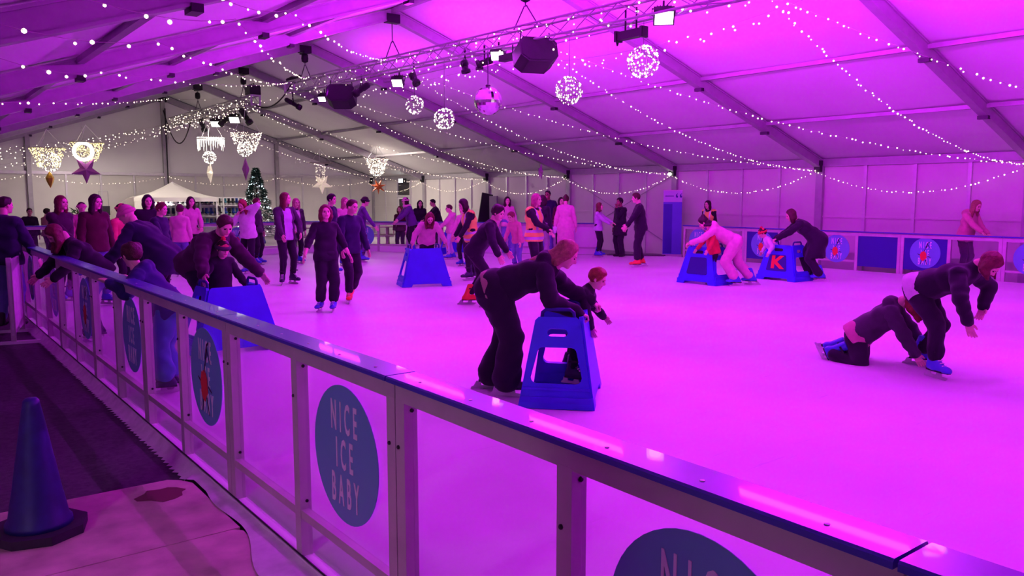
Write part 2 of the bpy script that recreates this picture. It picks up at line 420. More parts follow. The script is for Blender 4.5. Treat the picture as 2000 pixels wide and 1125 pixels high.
def sticker(parent, x, z, y, facing, figure=False):
    """facing -1: reads from the panel's -y side; +1: from its +y side"""
    s = obj('sticker', DISC, parent)
    if facing < 0: s.matrix_local = Matrix.Translation((x, y, z)) @ Matrix(((1,0,0,0), (0,0,-1,0), (0,1,0,0), (0,0,0,1)))
    else: s.matrix_local = Matrix.Translation((x, y, z)) @ Matrix(((-1,0,0,0), (0,0,1,0), (0,1,0,0), (0,0,0,1)))
    s['label'] = 'round sky blue sticker reading NICE ICE BABY'
    for me, v in LET:
        l = obj('lettering', me, s); l.location = (0, v, .0025)
    if figure:
        f = obj('printed_figure', SPLASH, s); f.location = (0, 0, .0045)
_cache = {}
def barrier(label, p0, p1, z0, z1, halves=('pane', 'pane'), stick=(None, None), bolts=False, group=None, plinth=0, sface=-1, cap=True, name='barrier_panel'):
    """one lift-out panel from p0 to p1 (ground points); its -y side is to the right of p0->p1"""
    p0, p1 = Vector((*p0, 0)), Vector((*p1, 0)); d = p1-p0; L = d.length-.006
    root = empty(name, p0, math.atan2(d.y, d.x), label, 'rink barrier', group)
    key = (round(L, 3), z0, z1)
    H = z1-z0
    def cm(k, f):
        kk = key+(k,)
        if kk not in _cache: _cache[kk] = f()
        return _cache[kk]
    pw = .070
    o = obj('top_rail', cm('tr', lambda: MB().box((L/2, 0, z1-.065), (L, .06, .085)).mesh('top_rail', M_RAIL)), root)
    if cap:
        def capm():
            b = MB(); w2 = .075; zt = z1; t = .022; e = .006
            prof = [(-w2, zt-t), (w2, zt-t), (w2, zt-e), (w2-e, zt), (-w2+e, zt), (-w2, zt-e)]
            vs = [(0.002, a, c) for a, c in prof]+[(L-.002, a, c) for a, c in prof]; n = 6
            fs = [tuple(range(n)), tuple(range(2*n-1, n-1, -1))]+[(i, n+i, n+(i+1) % n, (i+1) % n) for i in range(n)]
            return b.add(vs, fs).mesh('cap_strip', M_CAP)
        c = obj('cap_strip', cm('cap', capm), root)
        if bolts:
            for i in range(6):
                bo = obj('screw', SCREW, c); bo.location = (.18+i*(L-.36)/5, -.02, z1-.001)
    obj('bottom_rail', cm('br', lambda: MB().box((L/2, -.005, z0+.235), (L, .045, .045)).mesh('bottom_rail', M_RAIL)), root)
    for i, x in enumerate((pw/2, L/2, L-pw/2)):
        po = obj('post', cm('po', lambda: MB().box((0, 0, (z0+z1-.1)/2), (pw, .062, H-.1)).mesh('post', M_RAIL)), root); po.location = (x, 0, 0)
        if bolts:
            for (dy, zz) in ((0, z1-.30),):
                bo = obj('bolt', BOLT, po); bo.matrix_local = Matrix.Translation((-.012, -.031, zz)) @ Matrix.Rotation(math.pi/2, 4, 'X')
            for zz in (z1-.14, z0+.30):
                bo = obj('bolt', BOLT, po); bo.matrix_local = Matrix.Translation((-pw/2 if False else pw/2, .005, zz)) @ Matrix.Rotation(math.pi/2, 4, 'Y')
    zb = z0+(plinth or .02)
    for i, h in enumerate(halves):
        xa, xb = (pw, L/2-pw/2) if i == 0 else (L/2+pw/2, L-pw)
        if h == 'pane':
            pa = obj('pane', cm('pa', lambda: MB().box((0, .0, (z0+z1)/2-.05), (L/2-1.5*pw, .006, H-.13)).mesh('pane', M_PANE)), root); pa.location = ((xa+xb)/2, .012, 0)
        elif h == 'navy':
            pa = obj('printed_board', cm('nb', lambda: MB().box((0, 0, (z0+z1)/2+.02), (L/2-1.5*pw, .012, H-.22)).mesh('printed_board', M_NAVYB)), root); pa.location = ((xa+xb)/2, .012, 0)
            pa['label'] = 'dark navy printed board'
        elif h == 'white':
            pa = obj('white_board', cm('wb', lambda: MB().box((0, 0, (z0+z1)/2-.02), (L/2-1.5*pw, .014, H-.10)).mesh('white_board', M_WHITE)), root); pa.location = ((xa+xb)/2, .012, 0)
        if stick[i]:
            sticker(root, (xa+xb)/2, z0+.67 if z0 < -.1 else z0+.52, .012+sface*.011, sface, stick[i] == 2)
    if plinth:
        obj('plinth', cm('pl', lambda: MB().box((L/2, 0, z0+plinth/2), (L, .05, plinth)).mesh('plinth', M_WHITE)), root)
    return root
# near barrier: panels 2.11 m long along Y, seen from outside (-X)
Z0N = -.14
NEARLAB = ['nearest rink barrier panel, cut by the lower right corner of the photo',
           'rink barrier panel in front whose sticker is cut by the bottom edge of the photo',
           'rink barrier panel carrying the large NICE ICE BABY sticker in the foreground',
           'near rink barrier panel with the orange splash on its sticker, left of the large sticker',
           'near rink barrier panel below the boy who leans on the cap',
           'near rink barrier panel beside the pale boarding at the left, under the bent girl',
           'near rink barrier panel just behind the pale upright board at the left edge',
           'near rink barrier panel beside the man in navy at the left edge']
YS = [-1.36+2.11*i for i in range(13)]
for i in range(12):
    y0, y1 = YS[i], YS[i+1]
    if y1 > 24.7: break
    lab = NEARLAB[i] if i < 8 else 'near rink barrier panel seen edge on, %s beyond the man in navy at the left' % ['first', 'second', 'third', 'fourth', 'fifth'][i-8]
    st = {0: (None, 2), 1: (2, None), 2: (1, None), 3: (2, None), 4: (1, None), 5: (2, None), 6: (1, None), 7: (1, None)}.get(i, (None, None))
    if i == 0: st = (None, 2)
    # -y side of the panel must look to -X: run from high Y to low Y
    barrier(lab, (NX, y1), (NX, y0), Z0N, NTOP, ('pane', 'pane'), (st[1], st[0]) if i else (2, None), bolts=i < 6,
            group='near rink barrier' if i < 8 else 'far stretch of the near barrier', sface=-1)
# right barrier, seen from the ice
RZ = .93
RH = [(('pane', 'pane'), (1, None), 'right rink barrier panel in front of the blue roll-up banner'),
      (('navy', 'pane'), (2, None), 'right rink barrier panel with navy board and sticker behind the aid with the red letter'),
      (('pane', 'navy'), (2, None), 'right rink barrier panel, sticker and plain navy board behind the woman in black'),
      (('navy', 'pane'), (2, None), 'right rink barrier panel with navy board and sticker left of the bent skater'),
      (('pane', 'pane'), (2, None), 'right rink barrier panel cut by the right edge of the photo'),
      (('pane', 'pane'), (None, None), 'right rink barrier panel beyond the right edge of the photo')]
for i, (hv, st, lab) in enumerate(RH):
    ya = 15.38-2.11*i
    barrier(lab, (18.13, ya-2.11), (18.13, ya), -.02, RZ, (hv[1], hv[0]), (st[1], st[0]), group='right rink barrier', sface=1)
# back barrier and cut corner, seen from the ice
def lerp2(a, b, t): return (a[0]+(b[0]-a[0])*t, a[1]+(b[1]-a[1])*t)
A, B, Cn = (1.75, 24.7), (11.7, 23.75), (18.13, 15.9)
BL = [((2, None), ('navy', 'pane'), 'back rink barrier panel with navy board at the left, behind the girls'),
      ((None, 2), ('pane', 'pane'), 'back rink barrier panel with sticker behind the man in the pink hat'),
      ((None, None), ('pane', 'pane'), 'back rink barrier panel in front of the skate racks'),
      ((2, None), ('pane', 'pane'), 'back rink barrier panel with sticker below the christmas tree'),
      ((None, None), ('pane', 'pane'), 'back rink barrier panel in front of the first picnic table')]
for i, (st, hv, lab) in enumerate(BL):
    barrier(lab, lerp2(B, A, 1-i/5), lerp2(B, A, 1-(i+1)/5), -.02, .98, hv, st, group='back rink barrier', plinth=.2, sface=-1)
CL = [((1, None), ('pane', 'pane'), 'corner rink barrier panel with round sticker in front of the picnic tables'),
      ((None, None), ('pane', 'pane'), 'corner rink barrier panel left of the boy in the pale hoodie'),
      ((None, None), ('white', 'white'), 'white boarded barrier panel behind the first hi-vis marshal'),
      ((None, None), ('white', 'white'), 'white boarded barrier panel beside the rink entrance')]
for i, (st, hv, lab) in enumerate(CL):
    barrier(lab, lerp2(B, Cn, i/5), lerp2(B, Cn, (i+1)/5), -.02, .96, hv, st, group='corner rink barrier', plinth=.2 if i < 2 else 0, sface=-1)
# entrance ramp through the gap
q0, q1 = Vector((*lerp2(B, Cn, .82), 0)), Vector((*lerp2(B, Cn, .985), 0)); nn = Vector((q1-q0).normalized().cross(Vector((0,0,1)))); nn = -nn if nn.x < 0 else nn
rm = MB().add([q0-nn*.1, q1-nn*.1, q1+nn*1.3-Vector((0,0,.08)), q0+nn*1.3-Vector((0,0,.08))]+[p+Vector((0,0,.035)) for p in (q0-nn*.1, q1-nn*.1, q1+nn*1.3-Vector((0,0,.08)), q0+nn*1.3-Vector((0,0,.08)))],
              [(0,3,2,1),(4,5,6,7),(0,1,5,4),(1,2,6,5),(2,3,7,6),(3,0,4,7)])
tag(rm.build('rubber_mat', mat('grey_rubber', (.12, .11, .12), .8, noise=.2)), 'grey rubber mat in the gap of the far rink entrance', 'mat')
# kerb, seam and white sheet at the foot of the near barrier
tag(MB().box((1.645, 10, -.18), (.11, 29, .085)).build('trim_1', M_WHITE), 'white kerb under the near barrier', kind='structure')
rows = [[], [], [], []]; rnd = random.Random(5)
ny = 420
for j in range(ny+1):
    y = -1+18.0*j/ny
    zig = (.030 if j % 2 else 0)+.015*rnd.random() if y > 5.55 else .05+.07*math.sin(y*2.1)+.04*math.sin(y*5.3)
    zig = max(zig, .0)
    wob = .006*math.sin(y*9)+.004*math.sin(y*23)
    zg = GZ+.006 if y > 5.6 else -.17
    rows[0].append((1.600, y, -.135)); rows[1].append((1.580+wob, y, -.16)); rows[2].append((1.545+wob, y, zg+.012)); rows[3].append((1.52-zig, y, zg))
sk = MB().add(*grid_sheet(rows)).build('sheet_skirt', M_MEMB, None, True)
tag(sk, 'crumpled white plastic sheet with ragged edge along the barrier foot', 'sheet')
tag(MB().tube([(1.598, -1, -.132), (1.598, 17, -.132)], .006, 5).build('black_seam', M_BLK, sk))
# plywood walkway
wk = empty('plywood_walkway', (0, 0, 0), 0, 'worn pinkish plywood walkway with a stained corner under the blue cone', 'walkway')
for (ya, yb) in ((4.55, 5.66), (3.43, 4.54), (2.31, 3.42), (1.19, 2.30)):
    b = MB(); rg = random.Random(int(ya*10))
    e0 = [(.2+.01*rg.random(), ya), (1.50, ya), (1.50, yb-.18)] if ya > 4 else [(.2, ya), (1.50, ya), (1.50, yb-.05)]
    e0 += [(1.45, yb-.08), (1.38, yb-.02), (-.9, yb+.02)] if ya > 4 else [(1.46, yb), (-.9, yb)]
    e0[0] = (-.9, ya)
    b.plate(e0, [], .035, (0, 0, -.192), (1,0,0), (0,1,0)); b.build('plywood_sheet', M_PLY, wk)
st = MB(); rr = random.Random(9)
st.plate([(1.28+.16*math.cos(i*.5)*(0.7+.5*rr.random()), 5.38+.13*math.sin(i*.5)*(.7+.5*rr.random())) for i in range(13)], [], .002, (0, 0, -.173), (1,0,0), (0,1,0))
st.build('stain', mat('brown_stain', (.16, .06, .05), .6), wk)
# blue traffic cone
cp = gpx(78, 1040, -.175)
co = empty('traffic_cone', (cp.x, cp.y, -.174), .5, 'dark blue traffic cone on the plywood at the lower left', 'traffic cone')
b = MB(); 
ringp = []
for i in range(8):
    a = math.pi/8+i*math.pi/4; ringp.append((math.cos(a)*.255, math.sin(a)*.255))
b.plate(ringp, [], .05, (0, 0, .026), (1,0,0), (0,1,0)); b.build('cone_base', mat('black_rubber', (.035, .03, .05), .7, noise=.2), co)
M_CONE = mat('blue_cone', (.018, .024, .17), .5, noise=.25, nscale=12)
MB().lathe([(.175, .05), (.172, .08), (.155, .10), (.135, .22), (.131, .23), (.100, .43), (.097, .44), (.066, .64), (.048, .74), (.042, .775), (.030, .79), (.004, .792)], 28).build('cone_body', M_CONE, co, True)
# pale boarding panel on feet, at the left edge outside the barrier
gp = gpx(28, 672, GZ)
gt = empty('pale_panel', (gp.x, gp.y, GZ), math.radians(78), 'pale upright boarding panel on crossbar feet at the left edge of the photo', 'panel')
MB().box((.55, 0, .62), (1.16, .03, 1.0)).build('board', M_MEMB, gt)
for x in (0.0, 1.1):
    MB().box((x, 0, .58), (.05, .06, 1.16)).build('post', M_RAIL, gt)
    MB().box((x, 0, .02), (.06, .62, .04)).build('foot', M_WHITE, gt)
# ================================================================== lighting trusses and what hangs from them
M_CABLE = mat('cable', (.03, .03, .03), .6)
M_WIRE = mat('pale_wire', (.34, .30, .28), .5)
M_SLING = mat('steel_sling', (.12, .1, .13), .5, .3)
def tz(y): return 4.68+(y-9)*.018            # truss centre height over the ice
def truss(label, y0, y1, zf, step=.5):
    t = empty('lighting_truss', (XR, y0, 0), 0, label, 'truss')
    h = .145
    for sx in (-1, 1):
        for sz in (-1, 1):
            MB().tube([(sx*h, 0, zf(y0)+sz*h), (sx*h, y1-y0, zf(y1)+sz*h)], .022, 8).build('chord', M_ALU, t, True)
    br = MB().tube([(0, 0, -h), (0, step, h)], .010, 5).mesh('brace', M_ALU)
    bh = MB().tube([(-h, 0, 0), (h, step, 0)], .010, 5).mesh('brace', M_ALU)
    n = int((y1-y0)/step)
    for i in range(n):
        y = i*step; z = zf(y0+y+step/2); flip = i % 2
        for sx in (-1, 1):
            o = obj('brace', br, t); o.location = (sx*h, y+(step if flip else 0), z)
            if flip: o.scale = (1, -1, 1)
        for sz in (-1, 1):
            o = obj('brace', bh, t); o.location = (0, y+(step if flip else 0), z+sz*h)
            if flip: o.scale = (1, -1, 1)
    for e in (0, y1-y0):
        MB().plate([(-.17, -.17), (.17, -.17), (.17, .17), (-.17, .17)], [[(-.12, -.12), (-.12, .12), (.12, .12), (.12, -.12)]], .02, (0, e, zf(y0+e)), (1,0,0), (0,0,1)).build('end_plate', M_ALU_L, t)
    return t
truss('long silver lighting truss hanging under the ridge over the ice', 1.0, 23.2, tz)
tz2 = lambda y: 4.84
truss('short silver lighting truss wrapped in fairy lights near the far gable', 26.0, 35.6, tz2)
# hoists: chain, motor body, hook, two-leg sling down to the truss
HL = ['chain hoist at the far end of the long truss', 'sling hanger on the long truss above the second flood lamp', 'chain hoist above the right-hand loudspeaker',
      'chain hoist at the far end of the short truss', 'chain hoist at the near end of the short truss beside a black box']
for (y, zf, body), lab in zip(((22.06, tz, 1), (17.06, tz, 0), (12.06, tz, 1), (32.06, tz2, 1), (27.06, tz2, 1)), HL):
    hz = zf(y)+.15
    h = empty('chain_hoist', (XR, y, hz), 0, lab, 'hoist', 'truss hoists')
    MB().tube([(0, -.35, 0), (0, -.03, .38)], .014, 5).build('sling', M_SLING, h); MB().tube([(0, .35, 0), (0, .03, .38)], .014, 5).build('sling', M_SLING, h)
    MB().tube([(0, 0, .36), (0, 0, ZR-hz)], .012, 5).build('chain', M_SLING, h)
    if body:
        MB().lathe([(.03, .44), (.09, .47), (.10, .56), (.09, .66), (.03, .70)], 12).build('motor', M_BLK, h, True)
        MB().box((0, 0, ZR-hz-.07), (.16, .34, .07)).build('beam_clamp', M_BLK, h)
# flood lamps
FLAB = ['small magenta flood lamp left of the left loudspeaker', 'magenta flood lamp under the second hanger of the truss', 'square magenta flood lamp left of the right loudspeaker', 'large magenta flood lamp at the top edge of the photo',
        'magenta flood lamp above the photo over the near ice', 'magenta flood lamp over the rink end behind the viewer']
def flood(loc, aim, sz, lens, lab, group):
    f = empty('flood_lamp', loc, 0, lab, 'lamp', group)
    d = (Vector(aim)-Vector(loc)).normalized(); R = d.to_track_quat('-Z', 'Y').to_matrix()
    def P(v): return R @ Vector(v)
    b = MB(); b.box(P((0, 0, .09)), (sz, sz*.8, .12), R); b.box(P((0, 0, .18)), (sz*.7, sz*.6, .08), R)
    b.build('housing', M_BLK, f)
    MB().box(P((0, 0, .026)), (sz*.86, sz*.66, .012), R).build('lens', lens, f)
    y = MB(); y.tube([P((sz*.56, 0, .1)), P((sz*.56, 0, .30)), P((-sz*.56, 0, .30)), P((-sz*.56, 0, .1))], .012, 5); y.build('yoke', M_DMET, f)
    c = P((0, 0, .30)); MB().tube([c, (c.x, c.y, c.z+.12)], .018, 6).build('clamp', M_DMET, f)
    fins = MB()
    for i in range(5): fins.box(P((-sz*.35+i*sz*.17, 0, .235)), (.012, sz*.55, .05), R)
    fins.build('heat_sink', M_DMET, f)
    return f
for (fx, fy, fz), lab, sz in zip(FLOODS, FLAB, (.22, .28, .28, .32, .32, .32)):
    flood((fx, fy, fz-.10), (fx-1.6 if fx > 9.6 else fx, fy-1.6, fz-2.2), sz, M_LENS, lab, 'flood lamps on the long truss')
for fy, lab in ((30.1, 'bright white work lamp above the icicle chandelier'), (28.1, 'bright white work lamp between two spotlights on the short truss')):
    flood((XR, fy, 4.34), (XR-.9, fy-1.4, 2.6), .36, M_LENSW, lab, 'white work lamps')
# par spotlights
def par(loc, aim, L, r, lab):
    s = empty('spotlight', loc, 0, lab, 'spotlight', 'black stage spotlights')
    d = (Vector(aim)-Vector(loc)).normalized(); R = d.to_track_quat('Z', 'Y').to_matrix()
    MB().lathe([(r*.5, -L*.5), (r*.8, -L*.42), (r*.85, -L*.1), (r*.7, -L*.05), (r*.7, L*.25), (r, L*.28), (r, L*.5), (r*.85, L*.5), (r*.8, L*.3)], 14, M=R).build('barrel', M_BLK, s, True)
    MB().tube([R @ Vector((r*1.1, 0, 0)), (0, 0, r*2.2), R @ Vector((-r*1.1, 0, 0))], .012, 5).build('yoke', M_DMET, s)
    MB().tube([(0, 0, r*2.2), (0, 0, r*2.2+.14)], .02, 6).build('clamp', M_DMET, s)
par((XR, 23.0, 4.46), (XR+.55, 22.4, 4.0), .55, .085, 'black spotlight angled down at the far tip of the long truss')
par((9.75, 18.9, 4.46), (9.3, 19.6, 4.0), .50, .10, 'black spotlight leaning against the left loudspeaker')
par((XR, 31.6, 4.42), (XR+.1, 31.2, 3.7), .5, .11, 'dark spotlight pointing down at the far end of the short truss')
par((XR, 29.0, 4.42), (XR-.5, 29.4, 3.9), .55, .11, 'dark spotlight tilted left between the white work lamps')
par((XR, 27.0, 4.40), (XR+.35, 26.7, 3.7), .6, .12, 'dark spotlight tilted right above the bulb chandelier')
par((9.8, 16.4, 4.44), (9.9, 16.0, 3.9), .32, .10, 'stubby black spotlight beside the second flood lamp')
par((9.75, 13.55, 4.44), (9.3, 13.9, 4.25), .34, .09, 'small dark spotlight left of the square flood lamp')
par((9.65, 14.1, 4.42), (9.7, 14.0, 3.9), .26, .10, 'small black spotlight pointing straight down left of the mirror ball')
# loudspeakers
def speaker(loc, rz, tilt, lab):
    s = empty('loudspeaker', loc, rz, lab, 'loudspeaker', 'loudspeakers on the truss')
    R = Matrix.Rotation(tilt, 3, 'X')
    prof = [(-.36, -.14), (-.22, -.26), (.22, -.26), (.36, -.14), (.36, .12), (.28, .22), (-.28, .22), (-.36, .12)]
    b = MB(); b.plate(prof, [], .46, (0, 0, 0), R @ Vector((1,0,0)), R @ Vector((0,0,1))); b.build('cabinet', M_BLK, s)
    MB().plate([(-.33, -.13), (-.2, -.23), (.2, -.23), (.33, -.13), (.33, .11), (.26, .19), (-.26, .19), (-.33, .11)], [], .01, R @ Vector((0, -.235, 0)), R @ Vector((1,0,0)), R @ Vector((0,0,1))).build('grille', mat('speaker_grille', (.03, .028, .035), .7, bump=.6, bscale=300), s)
    for x in (-.3, .3): MB().tube([(x, 0, .15), (x*.9, 0, .40)], .014, 5).build('hanger', M_DMET, s)
    MB().box(R @ Vector((0, .1, .25)), (.3, .2, .06), R).build('bracket', M_DMET, s)
speaker((9.6, 19.75, 4.36), math.radians(-38), math.radians(-22), 'left black loudspeaker under the truss by the small flood lamp')
speaker((9.6, 11.75, 4.34), math.radians(-20), math.radians(-20), 'right black loudspeaker under the truss by the square flood lamp')
MBB = MB(); MBB.box((0, 0, 0), (.12, .62, .13)); MBB.box((0, .28, .0), (.15, .05, .17)); MBB.box((0, -.28, 0), (.15, .05, .17)); MBB.plate([(-.03, -.06), (.03, -.06), (.0, -.14)], [], .03, (0, .3, 0), (1,0,0), (0,0,1))
bt = empty('led_batten', (XR, 9.35, 4.33), 0, 'black LED batten on two rods right of the loudspeaker', 'batten')
MBB.build('housing', M_BLK, bt)
for y in (-.12, .12): MB().tube([(0, y, .06), (0, y, .40)], .016, 6).build('rod', M_DMET, bt)
bt2 = empty('led_batten', (9.7, 12.55, 4.42), 0, 'black LED batten behind the right loudspeaker', 'batten')
MB().box((0, 0, 0), (.16, .7, .12)).build('housing', M_BLK, bt2); MB().tube([(0, 0, .05), (0, 0, .25)], .014, 5).build('rod', M_DMET, bt2)
bx = empty('control_box', (XR+.1, 26.5, 5.05), 0, 'black control box standing on the end of the short truss', 'control box')
MB().box((0, 0, .15), (.36, .45, .3)).build('case', M_BLK, bx); MB().tube([(0, -.12, .3), (0, -.12, .36), (0, .12, .36), (0, .12, .3)], .012, 5).build('handle', M_DMET, bx)
ab = empty('cable_bundle', (XR, 22.9, tz(23)+.16), 0, 'black cable bundle resting on the far tip of the long truss', 'cable')
MB().tube([(-.1, .25, .04), (0, .1, .1), (.05, -.2, .06), (-.02, -.5, .08)], .05, 7).build('coil', M_CABLE, ab, True)
# drooping cables
def droop(p0, p1, sag, n=14): 
    p0, p1 = Vector(p0), Vector(p1)
    return [p0.lerp(p1, i/n)-Vector((0, 0, sag*4*(i/n)*(1-i/n))) for i in range(n+1)]
tag(MB().tube(droop((XR, 26.2, 4.75), (XR, 23.1, 5.0), .35), .022, 6).build('power_cable', M_CABLE, None, True), 'black cable drooping between the two trusses', 'cable')
tag(MB().tube(droop((XR, 36.9, 5.4), (XR, 33.0, 4.75), 1.15), .024, 6).build('power_cable', M_CABLE, None, True), 'black cable drooping from the gable post to the short truss', 'cable')
tag(MB().tube([(XR+.06, 36.9, 5.5), (XR+.07, 36.93, 3.5), (XR+.06, 36.93, 1.5)], .025, 6).build('power_cable', M_CABLE, None, True), 'black cable running down the middle gable post', 'cable')
# ------------------------------------------------------------------ fairy lights
def fairy(label, pts, n, r=.014, m=None, group=None, jit=.02, cable=.002, seed=0):
    """pts: polyline; n bulbs strung along it"""
    rg = random.Random(seed+n); P = [Vector(p) for p in pts]
    seg = [(P[i+1]-P[i]).length for i in range(len(P)-1)]; tot = sum(seg)
    root = empty('fairy_lights', P[0], 0, label, 'fairy lights', group); o = P[0]
    MB().tube([p-o for p in P], cable, 3, False).build('cable', M_WIRE, root)
    b = MB()
    for i in range(n):
        s = tot*(i+.5+rg.uniform(-.35, .35))/n; k = 0
        while k < len(seg)-1 and s > seg[k]: s -= seg[k]; k += 1
        q = P[k].lerp(P[k+1], s/seg[k])-o+Vector((rg.uniform(-jit, jit), rg.uniform(-jit, jit), rg.uniform(-jit*1.5, 0)))
        rr = r*rg.uniform(.55, 1.25); b.lathe([(rr*.1, -rr), (rr*.8, -rr*.6), (rr, 0), (rr*.8, rr*.6), (rr*.1, rr)], 6, q)
    bo = b.build('bulbs', m or M_BULB, root); bo['kind'] = 'stuff'
    return root
ORD = ['first', 'second', 'third', 'fourth', 'fifth', 'sixth', 'seventh', 'eighth', 'ninth']
sd = 0
for k in range(1, 9):
    y = FY[k]
    for src, w in ((y, 'straight'), (y+5, 'slanting')):
        for side in (1, -1):
            zt = tz(src) if src < 24 else 4.8
            if src > 36: continue
            a = (XR+side*.15, src-.1, zt-.1); c = ((XW-.2) if side > 0 else (XL+.2), y, ZE-.02)
            sd += 1
            if side < 0 and (y < 21 or w == 'slanting'): continue
            lab = '%s run of fairy lights from the truss to the %s %s post from the gable' % (w, ORD[k], 'right' if side > 0 else 'left')
            fairy(lab, droop(a, c, .55 if src == y else .40), 74 if side > 0 else 48, group='fairy lights fanning from the truss', seed=sd)
def roofl(x, y, drop=.25):
    d = ray(x, y); nx, nz = -SL, 1.0; c0 = ZR-SL*XR-drop
    t = (c0-(nx*CAMP.x+nz*CAMP.z))/(nx*d.x+nz*d.z); return CAMP+d*t
for i, (ty, a, c) in enumerate(((21.5, (460, 37), (150, -8)), (23.0, (300, 78), (-30, 40)), (22.6, (200, 140), (-20, 108)), (26.2, (330, 192), (-20, 200)), (17.0, (560, 20), (400, -20)))):
    p0 = Vector((XR-.2, ty, tz(ty)+.1)); pts = [p0, roofl(*a), roofl(*c)]
    pts = droop(pts[0], pts[1], .12, 8)+droop(pts[1], pts[2], .05, 6)[1:]
    fairy('sparse fairy lights crossing the left roof slope, %s of five from the top' % ORD[[1, 2, 3, 4, 0][i]], pts, 34, .012, group='fairy lights on the left roof slope', seed=300+i)
for k in range(0, 8):
    y0, y1 = FY[k+1], FY[k]
    fairy('warm fairy lights swagged along the right wall in the %s bay from the gable' % ORD[k], droop((XW-.22, y1, ZE-.05), (XW-.22, y0, ZE-.05), .55 if k > 1 else .42), 40, group='swags on the right wall', seed=k+50)
for i, (a, c) in enumerate(zip(posts[:-1], posts[1:])):
    fairy('warm fairy lights swagged below the gable rail in the %s field from the left' % ORD[i], droop((a, YG-.18, ZE+.16), (c, YG-.18, ZE+.16), .34), 34, group='swags on the gable wall', seed=i+70)
def wound(y0, y1, zf, n, sp, seed):
    rg = random.Random(seed); pts = []
    for i in range(n+1):
        y = y0+(y1-y0)*i/n; a = i*1.9
        pts.append((XR+math.cos(a)*sp*rg.uniform(.8, 1.2), y, zf(y)-.05+math.sin(a)*sp*rg.uniform(.7, 1.3)))
    return pts
fairy('warm fairy lights wound around the long truss', wound(23.1, 7.0, tz, 70, .27, 1), 150, .016, jit=.05)
fairy('warm fairy lights wound densely around the short truss', wound(35.5, 26, tz2, 60, .30, 2), 190, .018, jit=.08)
fairy('warm fairy lights sagging below the long truss', droop((XR+.3, 22.8, 4.7), (XR+.4, 13.5, 4.45), .15)+droop((XR+.4, 13.5, 4.45), (XR+.4, 6.5, 4.4), .25), 100, .016, jit=.10)
for i, (x, yy, lb) in enumerate(((XL+.2, 35.3, 'upper'), (XL+.2, 33.6, 'middle'), (2.0, 36.7, 'lower'))):
    fairy('warm fairy lights spread across the gable at the left, %s string' % lb, droop((XR-.2, 33.5-i, 4.7), (x, yy, 3.05 if i < 2 else 3.3), .25), 46, .018, jit=.12, group='fairy lights across the gable', seed=90+i)
pl = empty('plug_lamp', (XW-.25, FY[4]+.02, ZE-.02), 0, 'bright bulb cluster on the post head left of the blue banner', 'lamp')
MB().lathe([(.01, -.05), (.05, -.03), (.06, .02), (.03, .05)], 10).build('bulb', M_BULBC, pl, True); MB().lathe([(.03, .05), (.03, .11)], 8).build('socket', M_DMET, pl)
# ------------------------------------------------------------------ light balls, mirror ball
def lightball(loc, top, r, n, lab, seed, bulb=M_BULBC):
    rg = random.Random(seed); root = empty('light_ball', loc, 0, lab, 'light ball', 'wire balls of fairy lights')
    fr = MB()
    for i in range(6):
        R = Matrix.Rotation(i*math.pi/6, 3, 'Z')
        fr.tube([R @ Vector((r*math.cos(a*math.pi/10), 0, r*math.sin(a*math.pi/10))) for a in range(21)], .005, 3, False)
    for z in (-.5, 0, .5):
        q = math.sqrt(1-z*z)*r; fr.tube([(q*math.cos(a*math.pi/10), q*math.sin(a*math.pi/10), z*r) for a in range(21)], .005, 3, False)
    fr.build('wire_frame', M_WIRE, root)
    b = MB()
    for i in range(n):
        z = rg.uniform(-1, 1); a = rg.uniform(0, 6.283); q = math.sqrt(1-z*z)
        b.octa((r*q*math.cos(a), r*q*math.sin(a), r*z), rg.uniform(.010, .021))
    bo = b.build('bulbs', bulb, root); bo['kind'] = 'stuff'
    MB().tube([(0, 0, r), (0, 0, top-loc[2])], .004, 4).build('wire', M_DMET, root)
for (y, z, r, n, lab) in ((16.08, 3.81, .20, 80, 'ball of fairy lights hanging left of the mirror ball, the smaller and higher of two'), (14.85, 3.41, .22, 130, 'ball of fairy lights just left of the mirror ball, with a dark centre'),
                     (10.83, 3.60, .235, 120, 'ball of fairy lights right of the mirror ball below the loudspeaker'), (9.07, 3.87, .245, 150, 'ball of fairy lights hanging under the black batten')):
    lightball((XR, y, z), tz(y)-.2, r, n, lab, int(y*10))
mb = empty('mirror_ball', (XR, 13.25, 3.64), 0, 'mirror ball on a rod between the light balls', 'mirror ball')
m_mir = mat('mirror_tiles', (.85, .85, .88), .08, 1.0)
b = MB(); b.lathe([(.285*math.cos((i-8)*math.pi/16+.0001), .285*math.sin((i-8)*math.pi/16)) for i in range(17)], 32); b.build('tiled_sphere', m_mir, mb)
MB().lathe([(.05, .27), (.05, .31), (.02, .33)], 12).build('collar', M_DMET, mb); MB().tube([(0, 0, .32), (0, 0, tz(13.25)-.2-3.64)], .012, 6).build('rod', M_DMET, mb)
